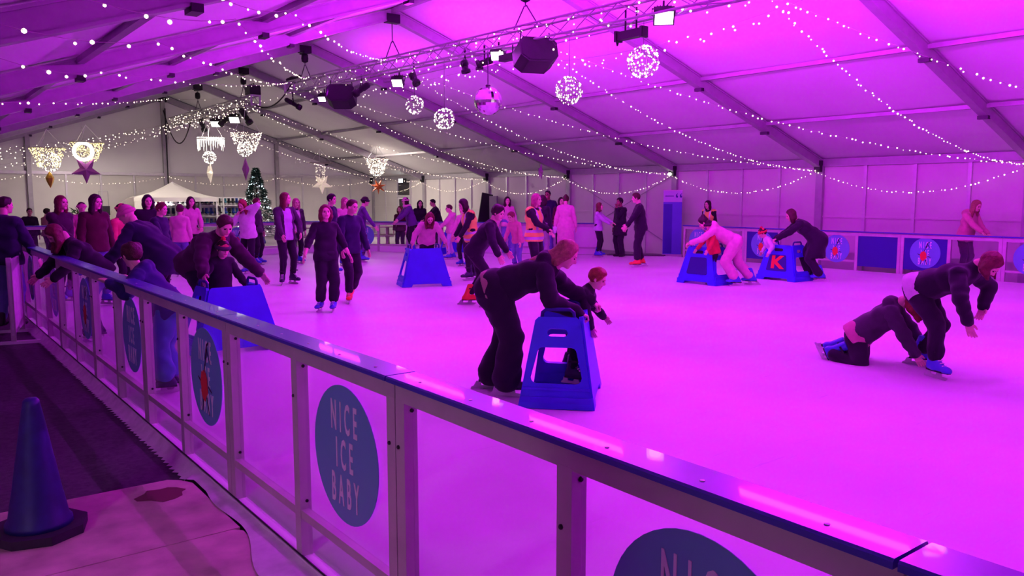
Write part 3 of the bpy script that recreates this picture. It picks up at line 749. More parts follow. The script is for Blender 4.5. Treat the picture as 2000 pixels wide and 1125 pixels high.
# ------------------------------------------------------------------ paper stars and chandeliers near the gable
def star(loc, R, lab, m, rz=None, tilt=0, points=5, spike=.42, hang=None):
    s = empty('paper_star', loc, 0, lab, 'star')
    to = (CAMP-Vector(loc)); rz = math.atan2(to.x, -to.y) if rz is None else rz
    s.rotation_euler = (0, tilt, rz)
    b = MB(); n = points*2; vs = [(0, -R*.28, 0), (0, R*.28, 0)]
    for i in range(n):
        a = math.pi/2+math.pi+i*math.pi/points; q = R if i % 2 == 0 else R*spike
        vs.append((math.cos(a)*q, 0, math.sin(a)*q))
    fs = [(0, 2+i, 2+(i+1) % n) for i in range(n)]+[(1, 2+(i+1) % n, 2+i) for i in range(n)]
    b.add(vs, fs).build('lantern', m, s)
    if hang: MB().tube([(0, 0, R*.4), (0, 0, hang-loc[2])], .005, 4).build('string', M_WIRE, s)
    return s
M_STARP = mat('purple_paper', (.55, .12, .55), .6); M_STARC = mat('cream_paper', (.95, .88, .72), .5, emit=(1, .85, .6), estr=.35)
M_STARR = mat('red_paper', (.62, .12, .03), .5); M_GOLD = mat('gold_foil', (.85, .50, .08), .3, .7)
def chandelier(loc, top, kind, R, lab, seed):
    rg = random.Random(seed); c = empty('light_chandelier', loc, 0, lab, 'chandelier', 'fairy light chandeliers near the gable')
    ring = [(R*math.cos(a*math.pi/12), R*math.sin(a*math.pi/12), 0) for a in range(25)]
    MB().tube(ring, .012 if kind != 'icicle' else .03, 5, False).build('hoop', M_WHITE if kind == 'icicle' else M_WIRE, c)
    for i in range(3):
        a = i*2.1; MB().tube([(R*math.cos(a), R*math.sin(a), 0), (0, 0, top-loc[2])], .008, 4).build('hanger', M_WHITE, c)
    b = MB()
    if kind == 'icicle':
        for i in range(34):
            a = i*2*math.pi/34; L = rg.uniform(.12, .48)
            p = Vector((R*math.cos(a), R*math.sin(a), 0)); b.tube([p+Vector((0, 0, .05)), p-Vector((0, 0, L))], .013, 4, True, .005)
    elif kind == 'thin':
        for i in range(70):
            a = rg.uniform(0, 6.283); z = rg.uniform(-.75, -.15); q = R*.30*(1+.3*rg.random())
            b.octa((q*math.cos(a), q*math.sin(a), z), rg.uniform(.008, .014))
    else:
        for i in range(330):
            a = rg.uniform(0, 6.283); z = -rg.random()**1.3*.62; q = R*(1-.45*(-z/.62))*rg.uniform(.8, 1.06)
            b.octa((q*math.cos(a), q*math.sin(a), z), rg.uniform(.010, .021))
    bo = b.build('bulbs', {'icicle': M_BULBC, 'thin': M_BULB, 'gold': M_BULBG, 'warm': M_BULB}[kind], c); bo['kind'] = 'stuff'
    return c
chandelier((XR, 30.7, 3.86), 4.7, 'icicle', .47, 'brilliant white icicle chandelier under the short truss', 1)
lightball((XR-.08, 30.7, 3.18), 3.7, .23, 150, 'white light ball below the icicle chandelier', 4)
star((XR-.1, 30.65, 2.62), .40, 'cream paper star seen nearly edge on below the white light ball', M_STARC, rz=1.45, tilt=.2, hang=2.95)
chandelier((XR, 27.0, 3.86), 4.7, 'warm', .50, 'bulb chandelier left of the christmas tree', 2)
lightball((XR-.05, 27.0, 3.32), 3.7, .24, 130, 'light ball below the bulb chandelier left of the tree', 5)
star((XR-.05, 27.0, 2.66), .42, 'purple paper star turned edge on beside the tree top', M_STARP, rz=1.25, tilt=-.35, hang=3.05)
chandelier((4.2, 30, 3.30), 3.9, 'gold', .52, 'golden bulb chandelier at the far left of the gable', 3)
lightball((4.25, 30, 2.86), 3.2, .30, 150, 'light ball nested below the golden chandelier', 6)
g_ = empty('gold_drop', (4.22, 30, 2.28), 0, 'gold foil drop hanging below the golden chandelier', 'ornament')
MB().lathe([(.004, -.26), (.10, -.05), (.13, .06), (.06, .2), (.012, .27)], 6).build('drop', M_GOLD, g_); MB().tube([(0, 0, .26), (0, 0, .4)], .005, 4).build('string', M_WIRE, g_)
chandelier((5.35, 30, 3.52), 4.1, 'gold', .50, 'golden bulb chandelier behind the bright ring light', 7)
rl = empty('ring_light', (5.2, 29.8, 3.22), 0, 'glowing white ring above the purple star at the left', 'ring light')
rl.rotation_euler = (0, 0, math.atan2(CAMP.x-5.2, -(CAMP.y-29.8)))
MB().tube([(.27*math.cos(a*math.pi/14), 0, .27*math.sin(a*math.pi/14)) for a in range(29)], .055, 8, False).build('tube', M_BULBC, rl, True); MB().tube([(0, 0, .27), (0, 0, .8)], .006, 4).build('string', M_WIRE, rl)
bb = MB(); rg = random.Random(2)
for i in range(26): bb.octa((rg.uniform(-.16, .16), rg.uniform(-.1, .1), rg.uniform(-.16, .16)), .016)
o = bb.build('bulbs', M_BULBG, rl); o['kind'] = 'stuff'
star((5.25, 29.8, 2.62), .46, 'purple paper star below the glowing ring at the left', M_STARP, hang=3.0)
chandelier((13.6, 30, 3.06), 3.6, 'thin', .48, 'thin faint hoop chandelier above the cream star', 8)
star((13.65, 30, 2.24), .40, 'cream paper star facing the rink right of the tree', M_STARC, hang=2.9)
chandelier((16.1, 30, 3.30), 3.8, 'warm', .46, 'bulb chandelier above the red star near the door', 9)
lightball((16.1, 30, 2.82), 3.2, .25, 120, 'light ball below the bulb chandelier near the door', 8)
star((16.15, 30, 2.16), .34, 'red paper star near the glass door', M_STARR, points=7, spike=.35, hang=2.6)
pk = atX(1056, 336, 18.3)
star(tuple(pk), .30, 'small purple paper star hanging among the fairy lights by the right wall', M_STARP, rz=1.2, tilt=.4, hang=3.1)
# ================================================================== skate hire and cafe corner
def ground(x, y, Y):   # column of a pixel at distance Y, on the floor
    p = atY(x, y, Y); return p
BZ = -.09
# gazebo
gc = atY(338, 384, 33.6)
gz = empty('gazebo', (gc.x, gc.y, BZ), 0, 'white pyramid-roofed gazebo of the skate hire', 'gazebo')
h, e = 1.32, 1.80
b = MB(); rows = []
for i in range(5):
    t = i/4; q = h*(1-t); z = e+.62*t-.10*math.sin(math.pi*t)
    rows.append([(-q, -q, z), (0, -q*1.0, z+.02*math.sin(math.pi*t)), (q, -q, z), (q, 0, z), (q, q, z), (0, q, z), (-q, q, z), (-q, 0, z), (-q, -q, z)])
b.add(*grid_sheet(rows)); b.build('canopy', M_CLOTHW, gz, True)
v = MB()
for s in ((-1,-1,1,-1), (1,-1,1,1), (1,1,-1,1), (-1,1,-1,-1)):
    a, c = Vector((s[0]*h, s[1]*h, e)), Vector((s[2]*h, s[3]*h, e)); v.add([a, c, c-Vector((0,0,.16)), a-Vector((0,0,.16))], [(0,1,2,3)])
v.build('valance', M_CLOTHW, gz)
for sx in (-1, 1):
    for sy in (-1, 1): MB().box((sx*(h-.04), sy*(h-.04), e/2), (.05, .05, e)).build('leg', M_WHITE, gz)
MB().box((-h+.02, 0, e/2), (.02, 2*h-.1, e-.1)).build('side_cloth', M_CLOTHW, gz)
MB().box((0, h-.02, e/2), (2*h-.1, .02, e-.1)).build('back_cloth', M_CLOTHW, gz)
tag(area('gazebo_light', (gc.x, gc.y-.2, BZ+1.70), (gc.x, gc.y-.4, 0), 110, (1, .95, .9), 1.2, .3))
# ice skate prototypes for the racks
def skate_rack_mesh(m):
    b = MB(); b.cur = 0
    b.lathe([(.05, .09), (.055, .14), (.05, .22), (.055, .30), (.045, .31)], 8, (0, -.05, 0))
    b.lathe([(.045, -.12), (.055, -.02), (.05, .08), (.02, .13)], 8, (0, .0, .125), Matrix(((1,0,0),(0,0,1),(0,1,0))))
    b.cur = 1; b.box((0, 0, .045), (.012, .30, .05)); b.box((0, -.07, .075), (.04, .06, .04)); b.box((0, .07, .075), (.04, .06, .04))
    return b.mesh('ice_skate', [m, M_ALU_L])
RS = {c: skate_rack_mesh(mat('rack_skate_'+c, v, .4)) for c, v in (('blue', (.02, .06, .34)), ('black', (.02, .02, .03)), ('navy', (.015, .03, .12)), ('red', (.40, .05, .05)), ('teal', (.03, .16, .22)))}
RLAB = ['skate rack at the left under the gazebo', 'second skate rack under the gazebo', 'skate rack at the right gazebo leg', 'skate rack outside the gazebo, left of the tree']
rg = random.Random(12)
for i, (px, wd, Y) in enumerate(((318, .95, 33.2), (365, .95, 33.1), (412, .95, 32.9), (455, .85, 32.6))):
    p = atY(px, 384, Y)
    r = empty('skate_rack', (p.x, p.y, BZ), -.05, RLAB[i], 'rack', 'skate racks')
    for sx in (-1, 1):
        for sy in (-1, 1): MB().box((sx*wd/2, sy*.17, .90), (.045, .045, 1.8)).build('upright', M_WHITE, r)
    for z in (.22, .64, 1.06, 1.48):
        MB().box((0, 0, z), (wd-.05, .34, .03)).build('shelf', M_WHITE, r)
    MB().box((0, .18, .9), (wd, .01, 1.75)).build('back_panel', M_CLOTHW, r)
    MB().box((0, -.17, 1.79), (wd, .04, .04)).build('top_bar', M_WHITE, r)
    for zi, z in enumerate((.64, 1.06, 1.48)):
        for j in range(5):
            c = rg.choice(('blue', 'blue', 'black', 'navy', 'teal') if i else ('red', 'navy', 'blue', 'black'))
            o = obj('ice_skate', RS[c], None, (p.x-wd/2+.11+j*(wd-.22)/4, p.y-.02, BZ+z+.016)); o.rotation_euler = (0, 0, math.pi+rg.uniform(-.2, .2))
            tag(o, '%s hire skate, %s shelf of the %s, %s from left' % (c, ('lower', 'middle', 'top')[zi], ('left rack', 'second rack', 'third rack', 'rack by the tree')[i], ORD[j]), 'ice skate', 'hire skates on the racks')
# small blue crate stack on the right rack top
# christmas tree
tp = atY(503, 430, 31.2)
tr = empty('christmas_tree', (tp.x, tp.y, BZ), 0, 'christmas tree with cool white lights beside the skate racks', 'christmas tree')
TH = 3.0
MB().tube([(0, 0, 0), (0, 0, TH*.96)], .06, 8, True, .012).build('trunk', mat('bark', (.07, .045, .03), .9), tr)
b = MB(); rg = random.Random(4)
for i in range(8500):
    t = rg.random()**.8; z = .35+t*(TH-.40); R = .80*(1-t)**.9*(1+.18*math.sin(z*16))+.03
    a = rg.uniform(0, 6.283); q = R*math.sqrt(rg.uniform(.25, 1)); c = Vector((q*math.cos(a), q*math.sin(a), z-.12*q))
    d = Vector((math.cos(a+rg.uniform(-.6, .6)), math.sin(a+rg.uniform(-.6, .6)), rg.uniform(-.5, .25))).normalized()*rg.uniform(.06, .12)
    s = d.cross(Vector((rg.uniform(-1, 1), rg.uniform(-1, 1), 1))).normalized()*.014
    b.add([c-s, c+s, c+d+s*.3, c+d-s*.3], [(0, 1, 2, 3)])
f = b.build('needles', mat('fir_needles', (.015, .055, .045), .7), tr); f['kind'] = 'stuff'
b = MB()
for i in range(150):
    t = rg.random()**.85; z = .4+t*(TH-.5); R = .78*(1-t)**.9+.05; a = rg.uniform(0, 6.283)
    b.octa((R*math.cos(a), R*math.sin(a), z-.1*R), rg.uniform(.010, .020))
f = b.build('tree_lights', M_BULBB, tr); f['kind'] = 'stuff'
MB().lathe([(.28, 0), (.30, .05), (.22, .30), (.20, .30)], 12).build('pot', M_NAVYB, tr, True)
# sloping grey partition left of the gazebo
pa, pb, pc_, pd = atY(212, 440, 34.2), atY(232, 386, 34.2), atY(268, 384, 34.2), atY(270, 440, 34.2)
pt = MB(); pt.plate([(pa.x-.2, BZ), (pd.x, BZ), (pc_.x, pc_.z), (pb.x+.35, pb.z), (pa.x+.15, 1.25)], [], .05, (0, 34.2, 0), (1,0,0), (0,0,1))
tag(pt.build('partition', mat('grey_cloth', (.42, .38, .36), .8)), 'grey partition with a sloping edge left of the gazebo', 'partition')
# easel board
ep = atY(203, 400, 35.5)
ez = empty('easel_board', (ep.x, ep.y, BZ), 0, 'black board on a metal easel against the gable wall', 'sign board')
MB().box((0, -.02, 1.28), (.42, .02, .36)).build('board', M_BLACKP, ez)
for s in (-1, 1): MB().tube([(s*.24, .1, 0), (s*.16, .0, 2.05)], .014, 5).build('leg', M_ALU, ez)
MB().tube([(-.16, 0, 2.05), (.16, 0, 2.05)], .014, 5).build('top_bar', M_ALU, ez)
# potted plant
pp = atY(150, 430, 34.5)
po = empty('potted_plant', (pp.x, pp.y, BZ), 0, 'leafy green potted plant against the gable wall', 'plant')
MB().lathe([(.14, 0), (.19, .32), (.17, .32)], 12).build('pot', mat('terracotta', (.3, .12, .06), .8), po, True)
rg = random.Random(8)
lf = MB().add([(0, 0, 0), (.045, .14, .03), (0, .32, .0), (-.045, .14, .03)], [(0, 1, 2, 3)]).mesh('leaf', mat('leaf_green', (.03, .09, .03), .5))
for i in range(60):
    o = obj('leaf', lf, po); o.location = (rg.uniform(-.12, .12), rg.uniform(-.12, .12), .32+rg.random()*.95); o.rotation_euler = (rg.uniform(-.3, 1.0), rg.uniform(-.4, .4), rg.uniform(0, 6.28))
MB().tube([(0, 0, .2), (.03, 0, 1.3)], .018, 5).build('stem', mat('bark', (.07, .045, .03)), po)
# picnic tables
def table(x, y, rz, lab):
    t = empty('picnic_table', (x, y, BZ), rz, lab, 'table', 'picnic tables behind the rink')
    for i in range(4): MB().box((0, -.27+i*.18, .74), (1.8, .165, .035)).build('top_plank', M_PALEWOOD, t)
    for s in (-1, 1):
        for j in range(2): MB().box((0, s*(.56+j*.15), .44), (1.8, .135, .035)).build('bench_plank', M_PALEWOOD, t)
    for s in (-1, 1):
        MB().beam((s*.65, -.68, 0), (s*.65, -.22, .72), .05, .09, (1,0,0)).build('leg', M_PALEWOOD, t); MB().beam((s*.65, .68, 0), (s*.65, .22, .72), .05, .09, (1,0,0)).build('leg', M_PALEWOOD, t)
        MB().beam((s*.65, -.72, .40), (s*.65, .72, .40), .04, .09, (1,0,0)).build('cross_bar', M_PALEWOOD, t)
M_PALEWOOD = mat('pale_wood', (.62, .50, .40), .6, noise=.15, nscale=8)
for px, Y, lab in ((615, 26.6, 'picnic table behind the barrier, right of the tree'), (722, 26.4, 'picnic table behind the barrier, middle of three'), (830, 26.2, 'picnic table behind the barrier near the glass door')):
    p = atY(px, 460, Y); table(p.x, p.y, -.55, lab)
cpp = atY(729, 452, 26.4); cu = empty('paper_cup', (cpp.x, cpp.y, BZ+.758), 0, 'white paper cup on the middle picnic table', 'cup')
MB().lathe([(.03, 0), (.042, .12), (.038, .12), (.03, .02)], 12).build('cup_body', M_WHITE, cu, True); MB().lathe([(.045, .115), (.045, .13)], 12).build('lid', M_WHITE, cu)
# exit lamp over the door
ex = empty('exit_lamp', (XW-.12, FY[1]+1.85, 2.50), 0, 'lit white exit lamp above the glass door', 'lamp')
MB().box((.0, -.24, 0), (.10, .16, .20)).build('bracket', M_BLK, ex); MB().box((0, .06, 0), (.08, .42, .20)).build('housing', M_WHITE, ex); MB().box((-.045, .06, 0), (.012, .38, .16)).build('lit_face', glow('exit_face', (.8, .95, 1), 5), ex)
# signs hung in the door glass: pale green oval notice
for s_, yy in ((0, -.28),):
    og = MB().plate([(math.cos(i*math.pi/10)*.11, math.sin(i*math.pi/10)*.27) for i in range(20)], [], .006, (0,0,0), (0,1,0), (0,0,1)).build('oval_notice', mat('mint_print', (.35, .62, .52), .5), dr)
    og.location = (-.035, .27, 1.15); og2 = obj('oval_notice', og.data, dr); og2.location = (-.035, -.30, 1.15)
# dark boards leaning on a post of the right wall
lp = atX(944, 436, 19.1)
lb = empty('leaning_board', (lp.x, lp.y, BZ), 0, 'black board leaning on the wall post right of the door', 'board')
MB().beam((-.15, 0, 0), (.22, 0, 1.95), .55, .04, (0,1,0)).build('board', M_BLACKP, lb)
lp2 = atX(964, 436, 19.2)
lb2 = empty('leaning_board', (lp2.x, lp2.y, BZ), 0, 'purple-grey folded board standing against the wall post', 'board')
MB().box((0, 0, .93), (.06, .5, 1.86)).build('board', mat('mauve_board', (.25, .18, .28), .6), lb2)
# roll-up banner behind the right barrier
rp = atX(1313, 440, 18.9)
rb = empty('rollup_banner', (rp.x, rp.y, BZ), math.atan2(CAMP.x-rp.x, -(CAMP.y-rp.y))*.9, 'blue roll-up banner with pale top band behind the right barrier', 'banner')
MB().box((0, 0, .04), (.60, .14, .08)).build('foot_case', M_ALU_L, rb); MB().tube([(0, .03, .06), (0, .03, 1.95)], .014, 6).build('pole', M_ALU, rb)
MB().box((0, 0, 1.05), (.56, .006, 1.94)).build('sheet', mat('banner_blue', (.12, .16, .62), .5), rb)
MB().box((-.14, -.005, .86), (.26, .004, 1.5)).build('printed_picture', mat('banner_navy', (.04, .07, .38), .5), rb)
MB().box((0, -.005, 1.84), (.56, .004, .34)).build('printed_band', mat('banner_pale', (.55, .55, .75), .5), rb)
qm = text_mesh('printed_mark', '\u201c', .55, 1.0, m=M_NAVYB); o = obj('printed_mark', qm, rb); o.matrix_local = Matrix.Translation((.18, -.010, 1.72)) @ Matrix.Rotation(math.pi/2, 4, 'X')
MB().box((-.10, -.009, 1.85), (.26, .003, .022)).build('printed_line', M_NAVYB, rb)
MB().box((0, 0, 2.02), (.58, .03, .025)).build('top_bar', M_ALU_L, rb)
# ================================================================== blue skating aids
def rrect(x0, y0, x1, y1, r, skew=0, n=3):
    """rounded (trapezoid) outline; skew narrows the top by that much each side"""
    pts = []
    for cx, cy, a0 in ((x1-r, y0+r, -90), (x1-r-skew, y1-r, 0), (x0+r+skew, y1-r, 90), (x0+r, y0+r, 180)):
        for i in range(n+1):
            a = math.radians(a0+90*i/n); pts.append((cx+r*math.cos(a), cy+r*math.sin(a)))
    return pts
AID_W, AID_D, AID_H, AID_TW, AID_TD = .96, .62, .74, .58, .38
def aid(label, loc, heading, closed=False, letter=None):
    """front panel at local +y, sides at +-x, open at the back"""
    a = empty('skating_aid', loc, heading, label, 'skating aid', 'blue skating aids on the ice')
    t = .035
    # front panel, leaning back to the top
    yb, yt = AID_D/2, AID_TD/2
    V = Vector((0, yt-yb, AID_H)); Ls = V.length; V.normalize()
    w0, w1 = AID_W/2, AID_TW/2
    out = [(-w0, 0), (-w0+.17, 0), (-w0+.20, .055), (w0-.20, .055), (w0-.17, 0), (w0, 0), (w1, Ls-.03), (w1-.03, Ls), (-w1+.03, Ls), (-w1, Ls-.03)]
    MB().plate(out, [], t, (0, yb, 0), (1,0,0), V).build('front_panel', M_AID, a)
    fpan = a.children[0]
    if closed:      # printed insert on the front panel
        ins = rrect(-.25, .20, .25, .54, .03, .05)
        N = Vector((1,0,0)).cross(V); N = -N if N.y < 0 else N
        MB().plate(ins, [], .010, Vector((0, yb, 0))+N*(t/2+.003), (1,0,0), V).build('printed_insert', M_AIDD, fpan)
        slot_ = rrect(-.10, .615, .10, .675, .025, 0)
        MB().plate(slot_, [], .008, Vector((0, yb, 0))+N*(t/2+.002), (1,0,0), V).build('grip_slot', M_BLACKP, fpan)
        if letter:
            me = text_mesh('printed_letter', letter, .36, 1.3, m=M_RED, offset=.014)
            o = obj('printed_letter', me, fpan); O = Vector((0, yb, 0))+V*.37+N*(t/2+.010); U = Vector((-1, 0, 0))
            o.matrix_local = Matrix(((U.x, V.x, N.x, O.x), (U.y, V.y, N.y, O.y), (U.z, V.z, N.z, O.z), (0, 0, 0, 1)))
    for s in (-1, 1):
        Vs = Vector((s*(w1-w0), 0, AID_H)); Lz = Vs.length; Vs.normalize()
        d0, d1 = AID_D/2, AID_TD/2
        k = (d0-d1)/Lz
        out = [(-d0, 0), (d0, 0), (d1, Lz-.03), (d1-.03, Lz), (-d1+.03, Lz), (-d1, Lz-.03)]
        win = rrect(-d0+.095, .21, d0-.095, .51, .05, k*.30)
        slot = rrect(-.085, .60, .085, .665, .03, 0)
        sp = MB().plate(out, [list(reversed(win)), list(reversed(slot))], t, (s*w0, 0, 0), (0,1,0), Vs).build('side_panel', M_AID, a)
        # raised rim round the lower skirt
        MB().beam(Vector((s*w0, 0, 0))+Vs*.17+Vector((s*.02, -d0+.03, 0)), Vector((s*w0, 0, 0))+Vs*.17+Vector((s*.02, d0-.03, 0)), .02, .02).build('rib', M_AID, sp)
    # handles: bent tubes standing up on the side panels' tops, and a cross bar
    for s in (-1, 1):
        x = s*(w1-.01)
        MB().tube([(x, -.14, AID_H-.03), (x, -.13, AID_H+.04), (x, -.10, AID_H+.065), (x, .10, AID_H+.065), (x, .13, AID_H+.04), (x, .14, AID_H-.03)], .016, 7).build('handle', M_AIDD, a, True)
    MB().beam((-w0+.02, -AID_D/2+.02, .05), (-w0+.02, AID_D/2, .05), .05, .10).build('skid', M_AID, a); MB().beam((w0-.02, -AID_D/2+.02, .05), (w0-.02, AID_D/2, .05), .05, .10).build('skid', M_AID, a)
    return a
def head_to(loc, face):
    """heading so that local +y faces: 0 toward the camera, 90 image right, 180 away, -90 image left"""
    c = Vector((CAMP.x-loc[0], CAMP.y-loc[1], 0)).normalized(); f = -c; r = Vector((f.y, -f.x, 0)); a = math.radians(face)
    d = c*math.cos(a)+r*math.sin(a); return math.atan2(-d.x, d.y)
def gl(px, py): 
    p = gpx(px, py); return (p.x, p.y, 0)
A_NEAR = gl(1096, 772); aid('large blue skating aid in the foreground pushed by the woman in black', A_NEAR, head_to(A_NEAR, 84))
A_MID = gl(828, 557); aid('blue skating aid with its solid front to the viewer, held by the girl in pink', A_MID, head_to(A_MID, 12))
_p = dpx(446, 9.2); A_LEFT = (_p.x, _p.y, 0); aid('blue skating aid behind the near barrier, pushed by the bent man in dark jacket', A_LEFT, head_to(A_LEFT, 20))
A_R1 = gl(1378, 553); aid('blue skating aid with dark window, pushed by the person in pale tracksuit', A_R1, head_to(A_R1, -38), True)
A_R2 = gl(1532, 546); aid('blue skating aid with a red letter in its window, pushed by the woman in black', A_R2, head_to(A_R2, -36), True, 'K')
A_BACK = gl(893, 497); aid('blue skating aid far back beside the boy in the pale hoodie', A_BACK, head_to(A_BACK, 160))
# ================================================================== figures: implicit surfaces meshed with surface nets
def V3(*a): return np.array(a, float)
def surface_nets(prims, vox, wr=0.0, wf=30.0, seed=0, pad=None):
    """prims: ('c',a,b,ra,rb,k) capsules, ('e',centre,R,radii,k) ellipsoids, ('-e',...) carved ellipsoids, ('-p',point,normal) cut away the side normal points to"""
    lo = np.full(3, 1e9); hi = -lo
    for p in prims:
        if p[0] == 'c':
            lo = np.minimum(lo, np.minimum(p[1]-p[3], p[2]-p[4])); hi = np.maximum(hi, np.maximum(p[1]+p[3], p[2]+p[4]))
        elif p[0] == 'e':
            m = max(p[3]); lo = np.minimum(lo, p[1]-m); hi = np.maximum(hi, p[1]+m)
    lo = lo-3*vox-wr; hi = hi+3*vox+wr
    n = np.ceil((hi-lo)/vox).astype(int)+1
    ax = [lo[i]+vox*np.arange(n[i]) for i in range(3)]
    D = np.full(n, 1.0)
    for p in prims:
        if p[0] == '-p':
            X, Y, Z = np.meshgrid(*ax, indexing='ij', sparse=True)
            d = (X-p[1][0])*p[2][0]+(Y-p[1][1])*p[2][1]+(Z-p[1][2])*p[2][2]
            D = np.maximum(D, d); continue
        k = p[5] if p[0] == 'c' else p[4]
        mg = k+3*vox
        if p[0] == 'c': a = np.minimum(p[1]-p[3], p[2]-p[4])-mg; b = np.maximum(p[1]+p[3], p[2]+p[4])+mg
        else: m = max(p[3]); a = p[1]-m-mg; b = p[1]+m+mg
        i0 = np.clip(np.floor((a-lo)/vox).astype(int), 0, n-1); i1 = np.clip(np.ceil((b-lo)/vox).astype(int)+1, 1, n)
        sl = tuple(slice(i0[i], i1[i]) for i in range(3))
        X, Y, Z = np.meshgrid(*[ax[i][sl[i]] for i in range(3)], indexing='ij', sparse=True)
        if p[0] == 'c':
            ab = p[2]-p[1]; L2 = max(ab@ab, 1e-9)
            t = np.clip(((X-p[1][0])*ab[0]+(Y-p[1][1])*ab[1]+(Z-p[1][2])*ab[2])/L2, 0, 1)
            d = np.sqrt((X-p[1][0]-t*ab[0])**2+(Y-p[1][1]-t*ab[1])**2+(Z-p[1][2]-t*ab[2])**2)-(p[3]+t*(p[4]-p[3]))
        else:
            R = p[2]; r = np.asarray(p[3], float); x, y, z = X-p[1][0], Y-p[1][1], Z-p[1][2]
            q = [(x*R[0][i]+y*R[1][i]+z*R[2][i]) for i in range(3)]
            k0 = np.sqrt(sum((q[i]/r[i])**2 for i in range(3))); k1 = np.sqrt(sum((q[i]/r[i]**2)**2 for i in range(3)))+1e-9
            d = k0*(k0-1)/k1
        S = D[sl]
        if p[0][0] == '-':
            h = np.clip(.5-.5*(S+d)/k, 0, 1); D[sl] = S*(1-h)-d*h+k*h*(1-h)
        else:
            h = np.clip(.5+.5*(S-d)/k, 0, 1); D[sl] = S*(1-h)+d*h-k*h*(1-h)
    if wr:
        X, Y, Z = np.meshgrid(*ax, indexing='ij', sparse=True); s = seed*1.7
        D = D+wr*(np.sin(X*wf+Z*wf*.6+s)*np.sin(Y*wf*.9-Z*wf*.8+s*2)+.6*np.sin(Z*wf*1.7+X*wf*.5-Y*wf*.4+s*3)*np.sin(X*wf*1.3+s))
    # surface nets
    ins = D < 0
    c = np.zeros(tuple(n-1), int)
    for i in (0, 1):
        for j in (0, 1):
            for k in (0, 1): c += ins[i:n[0]-1+i, j:n[1]-1+j, k:n[2]-1+k]
    act = (c > 0) & (c < 8); idx = np.full(tuple(n-1), -1); cells = np.argwhere(act); idx[act] = np.arange(len(cells))
    acc = np.zeros((len(cells), 3)); cnt = np.zeros(len(cells))
    corners = [(i, j, k) for i in (0, 1) for j in (0, 1) for k in (0, 1)]
    for a in corners:
        for axx in range(3):
            if a[axx]: continue
            b = list(a); b[axx] = 1
            da = D[cells[:, 0]+a[0], cells[:, 1]+a[1], cells[:, 2]+a[2]]; db = D[cells[:, 0]+b[0], cells[:, 1]+b[1], cells[:, 2]+b[2]]
            m = (da < 0) != (db < 0)
            t = np.where(m, da/np.where(m, da-db, 1), 0)
            P = np.tile(np.array(a, float), (len(cells), 1)); P[:, axx] += t
            acc[m] += P[m]; cnt[m] += 1
    verts = lo+vox*(cells+acc/cnt[:, None])
    quads = []
    for axx in range(3):
        u, v = (axx+1) % 3, (axx+2) % 3
        sl0 = [slice(None)]*3; sl1 = [slice(None)]*3; sl0[axx] = slice(0, n[axx]-1); sl1[axx] = slice(1, n[axx])
        A, B = ins[tuple(sl0)], ins[tuple(sl1)]; e = np.argwhere(A != B)
        e = e[(e[:, u] > 0) & (e[:, v] > 0) & (e[:, u] < n[u]-1) & (e[:, v] < n[v]-1)]
        if not len(e): continue
        flip = A[e[:, 0], e[:, 1], e[:, 2]]
        def at(du, dv):
            q = e.copy(); q[:, u] -= du; q[:, v] -= dv; return idx[q[:, 0], q[:, 1], q[:, 2]]
        q = np.stack([at(1, 1), at(0, 1), at(0, 0), at(1, 0)], 1)
        q[~flip] = q[~flip][:, ::-1]
        quads.append(q)
    return verts, np.concatenate(quads) if quads else np.zeros((0, 4), int)
def np_mesh(name, verts, quads, mats, mi=None, smooth=True):
    me = bpy.data.meshes.new(name); nv, nq = len(verts), len(quads)
    me.vertices.add(nv); me.vertices.foreach_set('co', np.ascontiguousarray(verts, dtype=np.float32).ravel())
    me.loops.add(nq*4); me.loops.foreach_set('vertex_index', np.ascontiguousarray(quads, dtype=np.int32).ravel())
    me.polygons.add(nq); me.polygons.foreach_set('loop_start', np.arange(0, nq*4, 4, dtype=np.int32))
    try: me.polygons.foreach_set('loop_total', np.full(nq, 4, dtype=np.int32))
    except Exception: pass
    for m in mats: me.materials.append(m)
    if mi is not None: me.polygons.foreach_set('material_index', np.ascontiguousarray(mi, dtype=np.int32))
    me.polygons.foreach_set('use_smooth', np.ones(nq, dtype=bool))
    me.update(calc_edges=True); me.validate(); return me
I3 = np.eye(3)
def cap(a, b, ra, rb, k=.03): return ('c', np.asarray(a, float), np.asarray(b, float), float(ra), float(rb), float(k))
def ell(c, r, k=.02, R=I3, neg=False): return ('-e' if neg else 'e', np.asarray(c, float), np.asarray(R, float), tuple(r), float(k))
